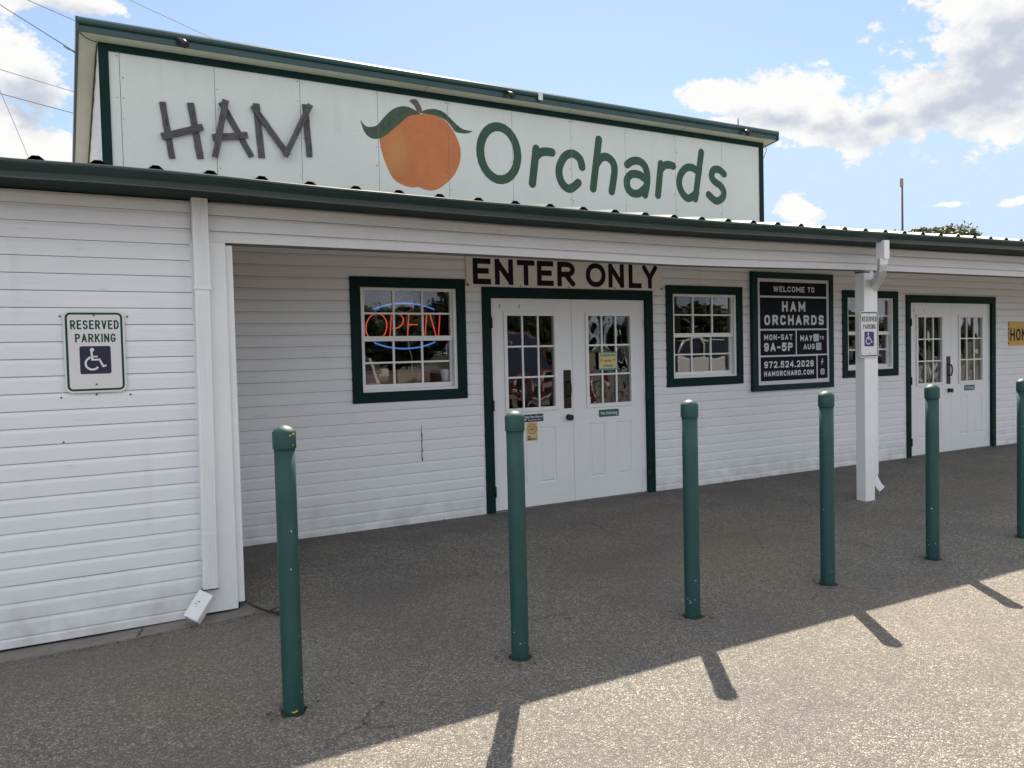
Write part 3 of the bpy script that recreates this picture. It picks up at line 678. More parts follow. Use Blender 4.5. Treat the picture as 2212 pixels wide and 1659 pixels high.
# --- windows
def make_window(x0, x1, z0=WZ0, z1=WZ1, cup=False):
    T = 0.092
    mb = MB(); y0, y1 = YR-0.012, YR+0.10                   # jamb box
    a, b, c, d = x0+T, x1-T, z0+T, z1-T
    mb.box(a-.004, a+0.030, y0, y1, c-.004, d+.004); mb.box(b-0.030, b+.004, y0, y1, c-.004, d+.004)
    mb.box(a+0.030, b-0.030, y0, y1, d-0.014, d+.004); mb.box(a+0.030, b-0.030, y0-0.004, y1, c-.004, c+0.022)
    w = mb.build('window', M['vinyl'], store, bevel=0.002)
    for q in (((x0, z1-T), (x1, z1-T), (x1, z1), (x0, z1)), ((x0, z0), (x1, z0), (x1, z0+T), (x0, z0+T)), ((x0, z0+T+.0008), (x0+T, z0+T+.0008), (x0+T, z1-T-.0008), (x0, z1-T-.0008)), ((x1-T, z0+T+.0008), (x1, z0+T+.0008), (x1, z1-T-.0008), (x1-T, z1-T-.0008))):
        mb = MB(); mb.box(q[0][0], q[1][0], YR-0.028, YR, q[0][1], q[2][1]); mb.build('trim_board', M['green'], w, bevel=0.002)
    ga, gb = a+0.030, b-0.030; mid = (c+d)/2+0.012
    for nm, s0, s1, yy in (('upper_sash', mid-0.024, d-0.014, YR+0.018), ('lower_sash', c+0.022, mid+0.008, YR+0.046)):
        mb = MB(); f = 0.016; fb = 0.042 if nm == 'lower_sash' else 0.044
        ft = 0.010 if nm == 'upper_sash' else 0.03
        mb.box(ga, ga+f, yy, yy+0.026, s0, s1); mb.box(gb-f, gb, yy, yy+0.026, s0, s1)
        mb.box(ga+f, gb-f, yy, yy+0.026, s0, s0+fb); mb.box(ga+f, gb-f, yy, yy+0.026, s1-ft, s1)
        gx0, gx1, gz0, gz1 = ga+f, gb-f, s0+fb, s1-ft; mw = 0.009
        for i in (1, 2):
            xm = gx0+(gx1-gx0)*i/3; mb.box(xm-mw, xm+mw, yy+0.004, yy+0.018, gz0, gz1)
        zm = (gz0+gz1)/2
        for i in range(3):
            xa = gx0+(gx1-gx0)*i/3+(mw if i else 0); xb = gx0+(gx1-gx0)*(i+1)/3-(mw if i < 2 else 0)
            mb.box(xa, xb, yy+0.0045, yy+0.0175, zm-mw*0.9, zm+mw*0.9)
        mb.build(nm, M['vinyl'], w)
        for i in range(3):
            for j in range(2):
                xa, xb = gx0+(gx1-gx0)*i/3, gx0+(gx1-gx0)*(i+1)/3; za, zb_ = (gz0, zm) if j == 0 else (zm, gz1)
                g_ = MB(); g_.face([(xa, yy+0.0185, za), (xb, yy+0.0185, za), (xb, yy+0.0185, zb_), (xa, yy+0.0185, zb_)]); g_.build('glass_pane', M['glass'], w)
    return w
for a, b in WIN: make_window(a, b)

# --- double doors
def make_doors(x0, x1, zt, plates=True):
    T = 0.093; a, b = x0+T, x1-T; mid = (a+b)/2; top = zt-T-0.008
    tr = MB(); tr.box(x0, x1, YR-0.03, YR+0.02, zt-T, zt); trim = tr.build('door_trim', M['green'], store, bevel=0.002)
    for q0, q1 in ((x0, x0+T), (x1-T, x1)):
        mb = MB(); mb.box(q0, q1, YR-0.03, YR+0.02, -0.03, zt-T-.0006); mb.build('trim_board', M['green'], trim, bevel=0.002)
    mb = MB(); mb.box(x0+T, x1-T, YR-0.015, YR+0.05, -0.05, 0.006); mb.build('threshold', M['concrete'], trim)
    mb = MB(); mb.box(x0-0.018, x0-0.002, YR-0.014, YR+0.01, 0.0, zt); mb.build('trim_board', M['white'], trim)
    for side, (da, db) in enumerate(((a+0.003, mid-0.002), (mid+0.002, b-0.003))):
        yf = YR+0.006; yb = yf+0.042; w = db-da
        if side == 0: lx0, lx1 = da+0.142*w/0.92, da+0.142+0.592; 
        else: lx0, lx1 = da+0.145, da+0.145+0.603
        lx0 = (da+db)/2-0.300; lx1 = (da+db)/2+0.300
        if side == 0: lx0 -= 0.018; lx1 -= 0.018
        lz0, lz1 = 0.940, 1.910
        if zt > 2.15: lz0 += .0; lz1 += .0
        gx0, gx1, gz0, gz1 = lx0+0.033, lx1-0.033, lz0+0.037, lz1-0.040
        mb = MB(); y = yf
        mb.box(da, gx0, yf, yb, 0.012, top); mb.box(gx1, db, yf, yb, 0.012, top); mb.box(gx0, gx1, yf, yb, gz1, top)
        # lower part with two embossed panels
        pz0, pz1 = 0.228, 0.778
        px = [((da+db)/2-0.287, (da+db)/2-0.075), ((da+db)/2+0.075, (da+db)/2+0.287)]
        if side == 0: px = [(p-0.012, q-0.012) for p, q in px]
        mb.box(gx0, gx1, yf, yb, 0.012, pz0); mb.box(gx0, gx1, yf, yb, pz1, gz0)
        mb.box(px[0][1], px[1][0], yf, yb, pz0, pz1)
        for (p, q) in px:
            if p > gx0 + 1e-4: mb.box(gx0, p, yf, yb, pz0, pz1) if p < (da+db)/2 else None
        if px[1][1] < gx1: mb.box(px[1][1], gx1, yf, yb, pz0, pz1)
        for (p, q) in px:
            p_, q_ = max(p, gx0), min(q, gx1)
            R0 = [(p_, yf, pz0), (q_, yf, pz0), (q_, yf, pz1), (p_, yf, pz1)]
            def rr_(i, yy): return [(p_+i, yy, pz0+i), (q_-i, yy, pz0+i), (q_-i, yy, pz1-i), (p_+i, yy, pz1-i)]
            rs = [R0, rr_(0.007, yf+0.012), rr_(0.015, yf+0.012), rr_(0.032, yf+0.0005)]
            for r0, r1 in zip(rs, rs[1:]):
                for i in range(4): mb.face([r0[i], r0[(i+1) % 4], r1[(i+1) % 4], r1[i]])
            mb.face(rs[-1])
        leaf = mb.build('door', M['door'], store, label='left leaf of the door pair' if side == 0 else 'right leaf of the door pair')
        mb = MB()                                            # lite frame, proud of the slab, and its grille
        yl = yf-0.016
        mb.box(lx0, gx0+.002, yl, yf-.0005, lz0, lz1); mb.box(gx1-.002, lx1, yl, yf-.0005, lz0, lz1); mb.box(gx0+.002, gx1-.002, yl, yf-.0005, gz1-.002, lz1); mb.box(gx0+.002, gx1-.002, yl, yf-.0005, lz0, gz0+.002)
        mb.build('lite_frame', M['vinyl'], leaf, bevel=0.003)
        mb = MB(); mw = 0.0085
        for i in (1, 2):
            xm = gx0+(gx1-gx0)*i/3; mb.box(xm-mw, xm+mw, yf+.001, yf+.014, gz0, gz1)
            zm = gz0+(gz1-gz0)*i/3
            for j in range(3):
                xa = gx0+(gx1-gx0)*j/3+(mw if j else 0); xb = gx0+(gx1-gx0)*(j+1)/3-(mw if j < 2 else 0)
                mb.box(xa, xb, yf+.0015, yf+.0135, zm-mw, zm+mw)
        mb.build('grille', M['vinyl'], leaf)
        for i in range(3):
            for j in range(3):
                xa, xb = gx0+(gx1-gx0)*i/3, gx0+(gx1-gx0)*(i+1)/3; za, zb_ = gz0+(gz1-gz0)*j/3, gz0+(gz1-gz0)*(j+1)/3
                g_ = MB(); g_.face([(xa, yf+.016, za), (xb, yf+.016, za), (xb, yf+.016, zb_), (xa, yf+.016, zb_)]); g_.build('glass_pane', M['dglass'], leaf)
        if side == 0:
            mb = MB(); mb.box(db-0.108, db-0.018, yf-0.004, yf-0.0003, 0.947, 1.330); mb.build('handle_plate', M['bronze'], leaf, bevel=0.001)
            mb = MB(); xx = db-0.055
            mb.tube([(xx, yf-.003, 1.215), (xx, yf-.040, 1.210), (xx, yf-.050, 1.18), (xx, yf-.053, 1.14), (xx, yf-.050, 1.10), (xx, yf-.040, 1.07), (xx, yf-.003, 1.065)], 0.010, 8)
            mb.build('pull_handle', M['bronze'], leaf)
            mb = MB(); mb.tube([(db-.058, yf-.0005, 0.858), (db-.058, yf-.012, 0.858), (db-.058, yf-.03, 0.858), (db-.058, yf-.042, 0.858), (db-.058, yf-.055, 0.858), (db-.058, yf-.062, 0.858)], .03, 14, True, [.031, .031, .016, .029, .030, .018])
            mb.build('door_knob', M['black'], leaf)
            for sx, sz in ((da+.105, 1.972), (da+.105, 1.953), (da+.320, 1.970), (da+.320, 1.951)):
                mb = MB(); mb.tube([(sx, yf, sz), (sx, yf-.004, sz)], 0.0065, 8, False); mb.build('screw', M['screw'], leaf)
        hx = da-0.004 if side == 0 else db+0.004
        for hz in (0.20, 1.02, 1.80):
            mb = MB(); mb.tube([(hx, YR-.034, hz-.05), (hx, YR-.034, hz+.05)], .009, 8); mb.build('hinge', M['black'], leaf)
    return trim
for a, b, t in DOOR: make_doors(a, b, t)

# --- porch ceiling, eave soffit, gutter, downspouts
mb = MB(); mb.box(0.70, hx1, 0.15, YR, 2.505, 2.53); mb.build('porch_ceiling', M['soffit'], store)
xs_ = [-5, -3, -1, 0, .5, 1, 1.5, 2, 2.7, 3.4, 4.3, 5, 6, 7, 8, 9, 10, 12, 14, 17]
GT = [(-5, 2.538), (-0.4, 2.540), (0.0, 2.546), (0.5, 2.545), (1.34, 2.527), (2.5, 2.518), (4.05, 2.514), (5.8, 2.532), (8.8, 2.569), (17, 2.60)]
mb = MB(); rings = []
for x in xs_:
    s_ = interp(SAG, x); rings.append([(x, 0.0, 2.477+s_), (x, -0.345, interp(GT, x)-0.062), (x, -0.345, interp(GT, x)-0.045), (x, 0.0, 2.50+s_)])
mb.loft(rings); mb.build('eave_soffit', M['green'], store)
mb = MB(); rings = []
prof = [(-.440, .002), (-.445, -.003), (-.444, -.013), (-.436, -.018), (-.428, -.028), (-.412, -.040), (-.398, -.052), (-.392, -.064), (-.388, -.078), (-.350, -.078), (-.350, -.010), (-.354, -.010), (-.354, -.073), (-.384, -.073), (-.388, -.060), (-.396, -.048), (-.410, -.036), (-.424, -.025), (-.433, -.014), (-.436, .0)]
for i in range(67):
    x = -5+i/66*22; t = interp(GT, x)+0.0006*math.sin(i*1.7); rings.append([(x, y, t+z_) for y, z_ in prof])
mb.loft(rings, smooth=False); mb.build('gutter', M['gutter'], store)

def ribbed_pipe(pts, w, d, wdir=None):
    mb = MB(); mb.rectpipe(pts, w, d, wdir); return mb
ds = MB(); ds.rectpipe([(0.574, -0.052, 2.50), (0.574, -0.052, 1.93)], 0.090, 0.066)
for i in range(4): ds.box(0.574-0.026+i*0.016, 0.574-0.020+i*0.016, -0.0885, -0.0853, 1.94, 2.46)
dsp = ds.build('downspout', M['white'], store, bevel=0.006)
ds = MB(); ds.rectpipe([(0.572, -0.052, 1.955), (0.555, -0.052, 0.115)], 0.084, 0.060)
ds.rectpipe([(0.572, -0.052, 1.955), (0.5715, -0.052, 1.93)], 0.098, 0.074)
ds.rectpipe([(0.5585, -0.052, 0.46), (0.5583, -0.052, 0.435)], 0.0865, 0.064)
for i in range(4):
    xx = -0.026+i*0.016; ds.hexa([(0.555+xx, -.086, .13), (0.561+xx, -.086, .13), (0.561+xx, -.080, .13), (0.555+xx, -.080, .13), (0.571+xx, -.086, 1.9), (0.577+xx, -.086, 1.9), (0.577+xx, -.080, 1.9), (0.571+xx, -.080, 1.9)])
ds.build('pipe_section', M['white'], dsp, bevel=0.005)
mb = MB(); mb.box(0.511, 0.600, -0.086, -0.018, 0.108, 0.114); mb.build('rusty_rim', M['rust'], dsp)
# loose bottom elbow leaning against the footing
el = MB(); A_ = Vector((0.533, -0.095, 0.092)); B_ = Vector((0.432, -0.140, -0.034))
def openpipe(mb, A, B, w, d, th=0.003, seam=True):
    t = (B-A).normalized(); a = Vector((1, -0.55, 0)); a = (a-t*a.dot(t)).normalized(); b = t.cross(a)
    if b.z < 0: b = -b
    for s_ in (-1, 1):
        p = a*s_*(w/2); mb.hexa([A+p-b*d/2, A+p+a*th-b*d/2, B+p+a*th-b*d/2, B+p-b*d/2, A+p+b*d/2, A+p+a*th+b*d/2, B+p+a*th+b*d/2, B+p+b*d/2])
        p = b*s_*(d/2); mb.hexa([A+p-a*w/2, A+p+a*w/2, B+p+a*w/2, B+p-a*w/2, A+p-a*w/2+b*th, A+p+a*w/2+b*th, B+p+a*w/2+b*th, B+p-a*w/2+b*th])
    return a, b, t
a_, b_, t_ = openpipe(el, A_, B_, 0.092, 0.052)
for i in range(3):                                           # crimps
    c = A_+(B_-A_)*(0.42+i*0.05); el.hexa([c-a_*.047+b_*.0262, c+a_*.047+b_*.0262, c+a_*.047+b_*.0262+t_*.004, c-a_*.047+b_*.0262+t_*.004, c-a_*.047+b_*.031, c+a_*.047+b_*.031, c+a_*.047+b_*.031+t_*.004, c-a_*.047+b_*.031+t_*.004])
elb = el.build('downspout_elbow', M['white'])
mb = MB()
for q_, s__ in ((A_, 1), (B_, -1)):
    c = q_+t_*0.012*s__; mb.face([c-a_*.046-b_*.026, c+a_*.046-b_*.026, c+a_*.046+b_*.026, c-a_*.046+b_*.026])
mb.build('mouth_shade', M['dark'], elb)  # flat dark sheets standing in for the shade inside the open ends
elb; tag(elb, 'loose dirty white downspout elbow lying tilted on the concrete footing below the left pipe', 'downspout elbow')
mb = MB(); c = A_+(B_-A_)*0.47+b_*0.0316
for i in range(5):
    q = c+a_*random.uniform(-.02, .02)+t_*random.uniform(-.02, .02); s_ = random.uniform(.003, .008); mb.face([q-a_*s_, q+t_*s_*.7, q+a_*s_, q-t_*s_*.8])
mb.build('rust_spot', M['rust'], elb)
# right downspout
ds = MB(); ds.rectpipe([(6.530, -0.375, 2.475), (6.530, -0.375, 2.30)], 0.075, 0.095)
dsr = ds.build('downspout', M['white'], store, bevel=0.006, label='right downspout with curved elbow behind the porch post')
ds = MB(); P_ = [(6.530, -0.375, 2.315), (6.535, -0.370, 2.27), (6.565, -0.345, 2.23), (6.63, -0.29, 2.195), (6.72, -0.21, 2.165), (6.82, -0.11, 2.14), (6.90, -0.03, 2.12), (6.945, 0.03, 2.09), (6.955, 0.05, 2.04)]
ds.rectpipe(P_, 0.070, 0.086, (0.8, -0.6, 0)); ds.build('elbow', M['white'], dsr, bevel=0.004)
for i in range(7):
    t = i/6; p = Vector(P_[1]).lerp(Vector(P_[4]), t); p.z += -0.012*math.sin(t*3.1)
ds = MB(); ds.rectpipe([(6.953, 0.055, 2.06), (6.953, 0.055, 0.20)], 0.066, 0.085); ds.build('pipe_section', M['white'], dsr, bevel=0.005)
ds = MB(); ds.rectpipe([(6.953, 0.055, 0.21), (6.958, 0.047, 0.155), (6.972, 0.03, 0.105), (6.99, 0.01, 0.065), (7.005, -0.005, 0.045)], 0.058, 0.070, (0.5, 0.8, 0)); ds.build('elbow', M['white'], dsr, bevel=0.004)
mb = MB(); mb.rectpipe([(7.0052, -0.0052, 0.0448), (7.0062, -0.0062, 0.0442)], 0.050, 0.060, (0.5, 0.8, 0)); mb.build('mouth_shade', M['dark'], dsr)  # dark end piece standing in for the shade inside the outlet

# --- porch post
mb = MB(); mb.box(6.765, 6.908, 0.0, 0.108, -0.10, 2.245); post = mb.build('porch_post', M['white'], store, bevel=0.004)
mb = MB(); mb.box(6.763, 6.85, -0.002, 0.110, 2.222, 2.238); mb.build('rust_band', M['rust'], post)
post.data.materials[0] = M['white']

# --- low metal roof: standing panels with three ribs
RS = 0.283; slope = 0.155
roof_deck = MB(); rings = []
for x in xs_:
    t = interp(GT, x); rings.append([(x, -0.352, t-0.03), (x, 8.0, t-0.03+slope*8.35), (x, 8.0, t-0.012+slope*8.35), (x, -0.352, t-0.012)][::-1])
roof_deck.loft(rings); roof = roof_deck.build('porch_roof', M['dark'], store)
x0r = -0.197+(-0.264+0.197)*0.9266
first = x0r-RS*18
for pidx in range(27):
    mb = MB(); xs0 = first+pidx*3*RS-RS*0.5
    prof = []
    for r_ in range(3):
        c = xs0+RS*(r_+0.5)
        prof += [(c-RS*0.5, 0.0), (c-0.048, 0.0), (c-0.016, 0.027), (c+0.016, 0.027), (c+0.048, 0.0)]
    prof.append((xs0+RS*3, 0.0))
    YS = [-0.405, 1.5, 4.0, 8.0]
    rings = []
    for y in YS: rings.append([(x, y, interp(GT, x)+0.004+z_+slope*(y+0.405)) for x, z_ in prof])
    for y in YS[::-1]: pass
    mb.loft(rings, closed=False, caps=False)
    rings2 = [[(a, b, c-0.0012) for a, b, c in r] for r in rings]
    mb.loft(rings2, closed=False, caps=False)
    mb.build('roof_panel', M['roofm'], roof)
mb = MB(); mb.box(-5, 17, 7.95, 8.05, -0.1, 3.8); mb.box(-5.05, -5, 0.1, 8, -0.1, 2.5); mb.box(17, 17.05, 0.1, 8, -0.1, 2.6); mb.build('back_wall', M['siding'], store)
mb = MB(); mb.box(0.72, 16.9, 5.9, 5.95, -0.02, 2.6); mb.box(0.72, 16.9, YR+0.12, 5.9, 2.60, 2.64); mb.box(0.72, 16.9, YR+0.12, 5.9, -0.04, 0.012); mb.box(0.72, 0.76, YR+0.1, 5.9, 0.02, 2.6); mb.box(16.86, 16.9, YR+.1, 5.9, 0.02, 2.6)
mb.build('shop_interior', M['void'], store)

# ------------------------------------------------------------------ tall sign wall and its roof
YU = 6.918; TX0, TX1, TZ = 0.42, 12.811, 5.787; TB = 3.45
mb = MB(); mb.hexa([(TX0+.016, YU+.121, 4.6), (TX0+.1, YU+.121, 4.6), (TX0+.1, 13.5, 4.6), (TX0+.016, 13.5, 4.6), (TX0+.016, YU+.121, TZ-.03), (TX0+.1, YU+.121, TZ-.03), (TX0+.1, 13.5, 4.75), (TX0+.016, 13.5, 4.75)]); mb.box(TX0+.016, TX1-.01, YU+0.02, YU+0.12, TB, TZ-.01); mb.box(TX1-.10, TX1-.01, YU+.12, 13.5, TB, 4.6); mb.box(TX0+.016, TX0+.10, YU+.12, 13.5, TB, 4.6); tower = mb.build('sign_wall', M['core'], store)
seams = [0.672+1.2192*i for i in range(11)]; GAP = 0.007
edges = [TX0+0.10]+seams[:10]+[TX1-0.09]
xcuts = []
for i, (a, b) in enumerate(zip(edges, edges[1:])):
    a2 = a+(GAP/2 if i else 0); b2 = b-(GAP/2 if i < len(edges)-2 else 0); xcuts.append((a2, b2))
    mb = MB(); mb.box(a2, b2, YU-0.0, YU+0.018, TB, TZ-0.06); mb.build('sign_panel', M['panel'], tower)
mb = MB(); rr = random.Random(21)
for xx in seams[:10]:
    for sd_ in (-.035, .035):
        for zz in [3.7+.28*i for i in range(8)]:
            if rr.random() < .5: mb.tube([(xx+sd_+rr.uniform(-.006, .006), YU-.0002, zz+rr.uniform(-.02, .02)), (xx+sd_, YU-.005, zz)], .0065, 6, False)
mb.build('panel_screws', M['screw'], tower, kind='stuff')
# trims
mb = MB(); mb.box(TX0, TX1, YU-0.022, YU+0.019, TZ-0.086, TZ+0.01); mb.build('trim_board', M['green'], tower)
mb = MB(); mb.box(TX0, TX0+0.122, YU-0.0215, YU+0.019, TB, TZ-0.0865); mb.build('trim_board', M['green'], tower)
mb = MB(); mb.box(TX1-0.112, TX1, YU-0.0215, YU+0.019, TB, TZ-0.0865); mb.build('trim_board', M['green'], tower)
# side wall siding
k = 0
while True:
    a = TB+k*E_; b = a+E_; k += 1
    if a > TZ-0.02: break
    yend = min(13.5, YU+0.03+(TZ-b)/0.155) if b < TZ else YU+0.3
    yend = min(13.5, max(yend, YU+0.3))
    mb = MB(); board(mb, 0, 1, a, b, 0, g_=0.012, fn=lambda t, o, z_: (TX0+0.012-o, YU+0.022+(yend-YU)*t, z_)); mb.build('siding_board', M['siding'], tower)
# upper roof: slopes down to the back
OV = 0.22; SL = 0.15; YF = YU-OV; RX0, RX1 = 0.178, 13.02
def rz(y): return TZ+0.012-(y-YU)*SL
YB = 14.0
mb = MB(); rings = []
for x in (RX0+.02, RX1-.02): rings.append([(x, YF+.02, rz(YF+.02)), (x, YB, rz(YB)), (x, YB, rz(YB)+0.02), (x, YF+.02, rz(YF+.02)+0.02)])
mb.loft(rings); uroof = mb.build('upper_roof', M['soffit'], store)
mb = MB(); rings = []
zf = rz(YF)
for x in (RX0, RX1): rings.append([(x, YF+.02, zf-.004), (x, YF, zf-.004), (x, YF, zf+.075), (x, YF-.006, zf+.080), (x, YF-.030, zf+.090), (x, YF-.042, zf+.112), (x, YF-.038, zf+.150), (x, YF-.010, zf+.180), (x, YF+.02, zf+.186)])
mb.loft(rings); mb.build('fascia', M['tgreen'], uroof)
for xa, xb in ((RX0-0.016, RX0+.0196), (RX1-.0196, RX1+.016)):
    mb = MB(); mb.hexa([(xa, YF-.02, zf-.006), (xb, YF-.02, zf-.006), (xb, YB, rz(YB)-.006), (xa, YB, rz(YB)-.006), (xa, YF-.02, zf+.178), (xb, YF-.02, zf+.178), (xb, YB, rz(YB)+.178), (xa, YB, rz(YB)+.178)])
    mb.build('rake_board', M['tgreen'], uroof)
mb = MB(); mb.hexa([(RX0+.02, YF+.021, zf+.165), (RX1-.02, YF+.021, zf+.165), (RX1-.02, YB, rz(YB)+.165), (RX0+.02, YB, rz(YB)+.165), (RX0+.02, YF+.021, zf+.182), (RX1-.02, YF+.021, zf+.182), (RX1-.02, YB, rz(YB)+.182), (RX0+.02, YB, rz(YB)+.182)])
mb.build('roof_deck', M['roofm'], uroof)
for x in (5.13, 7.9, 10.55):
    mb = MB(); mb.box(x-.004, x+.004, YF+.022, YU-.023, rz(YU)-.002, rz(YF)-.0) if False else mb.hexa([(x-.005, YF+.03, rz(YF+.03)-.003), (x+.005, YF+.03, rz(YF+.03)-.003), (x+.005, YU-.03, rz(YU-.03)-.003), (x-.005, YU-.03, rz(YU-.03)-.003), (x-.005, YF+.03, rz(YF+.03)+.001), (x+.005, YF+.03, rz(YF+.03)+.001), (x+.005, YU-.03, rz(YU-.03)+.001), (x-.005, YU-.03, rz(YU-.03)+.001)])
    mb.build('soffit_joint', M['wire'], uroof)
mb = MB(); mb.tube([(RX0+.03, YF+.03, rz(YF)+.0-.012), (0.26, YF+.08, rz(YF+.08)-.03), (0.34, YU-.06, rz(YU-.06)-.022), (TX0-.01, YU-.03, rz(YU)-.012)], 0.006, 6); mb.build('cable', M['black'], uroof)
mb = MB(); mb.tube([(TX0-.004, YU+.02, rz(YU)-.02)]+[(TX0-.012, YU+.02+1.6*t, rz(YU+.02+1.6*t)-.02+.012*math.sin(t*8)) for t in [i/4 for i in range(1, 17)]], 0.009, 6); mb.build('cable', M['black'], uroof)
mb = MB(); mb.tube([(TX1+.002, YU+.0, rz(YU)-.03), (TX1+.09, YU+.0, rz(YU)-.04), (TX1+.12, YU, rz(YU)-.12), (TX1+.07, YU, rz(YU)-.23), (TX1+.03, YU, rz(YU)-.30)], 0.006, 6); mb.build('cable', M['black'], uroof)
mb = MB(); mb.box(TX1+.02, TX1+.18, YU+.25, YU+.55, rz(YU)-.36, rz(YU)-.06); mb.build('gutter_outlet', M['signwhite'], uroof, bevel=.01)

# --- painted lettering and fruit
ORW = 0.152
LET = [('O', [('closed', smooth_path(arc(6.502, 4.948, 0.365, 0.450, 0, 350, 24), 1))], 'painted green capital O'),
 ('r', [[(7.246, 5.10), (7.153, 4.487)], smooth_path([(7.229, 4.951), (7.317, 5.035), (7.43, 5.071), (7.575, 5.072)])], 'first painted green r'),
 ('c', [smooth_path([(8.217, 4.876), (8.17, 5.016), (8.02, 5.095), (7.853, 5.034), (7.733, 4.85), (7.721, 4.671), (7.806, 4.514), (7.954, 4.463), (8.125, 4.582)])], 'painted green c'),
 ('h', [[(8.601, 5.41), (8.454, 4.506)], smooth_path([(8.527, 4.939), (8.635, 5.076), (8.775, 5.11), (8.908, 5.032), (8.946, 4.865), (8.873, 4.489)])], 'painted green h'),
 ('a', [smooth_path([(9.245, 5.019), (9.367, 5.091), (9.514, 5.111), (9.65, 5.046), (9.714, 4.906), (9.718, 4.731), (9.66, 4.486)]), smooth_path([(9.692, 4.772), (9.545, 4.847), (9.361, 4.851), (9.239, 4.748), (9.246, 4.59), (9.353, 4.497), (9.519, 4.505), (9.678, 4.625)])], 'painted green a'),
 ('r', [[(10.059, 5.108), (9.977, 4.502)], smooth_path([(10.049, 4.995), (10.135, 5.077), (10.251, 5.109), (10.368, 5.096)])], 'second painted green r'),
 ('d', [[(11.101, 5.433), (10.927, 4.505)], smooth_path([(11.031, 5.024), (10.871, 5.107), (10.691, 5.084), (10.549, 4.936), (10.517, 4.753), (10.6, 4.58), (10.758, 4.501), (10.962, 4.623)])], 'painted green d'),
 ('s', [smooth_path([(11.708, 5.061), (11.571, 5.135), (11.424, 5.115), (11.367, 4.993), (11.44, 4.892), (11.606, 4.813), (11.693, 4.695), (11.644, 4.567), (11.474, 4.502), (11.281, 4.611)])], 'painted green s')]
yp = YU-0.0015
for ch, strokes, lab in LET:
    mb = MB(); st = []
    for s_ in strokes:
        if isinstance(s_, tuple): st.append(stroke_polys(s_[1], ORW, True))
        else: st.append(stroke_polys(s_, ORW, False, 'round'))
    flat(mb, st, yp, xcuts, 0.0006); mb.build('painted_letter', M['paintgreen'], tower, label=lab)
PEACH = [(4.947, 5.402), (5.082, 5.437), (5.301, 5.439), (5.493, 5.383), (5.629, 5.247), (5.723, 5.081), (5.767, 4.933), (5.756, 4.753), (5.68, 4.568), (5.548, 4.404), (5.376, 4.268), (5.236, 4.214), (5.1, 4.221), (4.992, 4.252), (4.884, 4.236), (4.725, 4.26), (4.57, 4.345), (4.471, 4.506), (4.399, 4.693), (4.359, 4.883), (4.356, 4.955), (4.488, 5.054), (4.703, 5.238), (4.839, 5.364)]
LL = [(4.048, 5.219), (4.084, 5.163), (4.146, 5.123), (4.234, 5.129), (4.325, 5.173), (4.445, 5.315), (4.578, 5.441), (4.711, 5.507), (4.844, 5.52), (4.976, 5.48), (5.055, 5.433), (4.947, 5.402), (4.839, 5.359), (4.703, 5.238), (4.488, 5.047), (4.357, 4.962), (4.229, 4.948), (4.129, 5.001), (4.07, 5.114)]
LR = [(5.05, 5.45), (5.084, 5.476), (5.194, 5.525), (5.331, 5.543), (5.469, 5.518), (5.592, 5.433), (5.717, 5.334), (5.829, 5.276), (5.992, 5.259), (5.884, 5.213), (5.77, 5.208), (5.671, 5.227), (5.589, 5.324), (5.493, 5.395), (5.328, 5.438), (5.191, 5.445)]
ST = [(4.873, 5.614), (4.928, 5.651), (4.995, 5.655), (5.047, 5.6), (5.092, 5.495), (5.07, 5.465), (5.002, 5.471), (4.964, 5.54), (4.912, 5.587)]
for nm, pts, m, dy in (('painted_peach', PEACH, 'peach', 0.0), ('painted_leaf', LL, 'leafp', .0006), ('painted_leaf', LR, 'leafp', .0008), ('painted_stem', ST, 'stemp', .0010)):
    sp = smooth_path(pts, 4, True); mb = MB(); flat(mb, [fill_poly(sp)], yp-dy, xcuts); mb.build(nm, M[m], tower)
mb = MB(); rr = random.Random(5)                             # little dark veins on the leaves
veins = []
for path in ([(4.12, 5.03), (4.3, 5.02), (4.5, 5.2), (4.7, 5.38), (4.95, 5.46)], [(5.2, 5.50), (5.42, 5.47), (5.6, 5.34), (5.8, 5.235)]):
    sp = smooth_path(path, 9)
    for i in range(2, len(sp)-2):
        if rr.random() < 0.55:
            a = sp[i]; an = rr.uniform(0.2, 2.4); l = rr.uniform(.02, .06); veins.append(stroke_polys([a, (a[0]+l*math.cos(an), a[1]+l*math.sin(an))], .010, cap='butt'))
flat(mb, veins, yp-.0012, xcuts, .00002); mb.build('leaf_veins', M['crack'], tower)

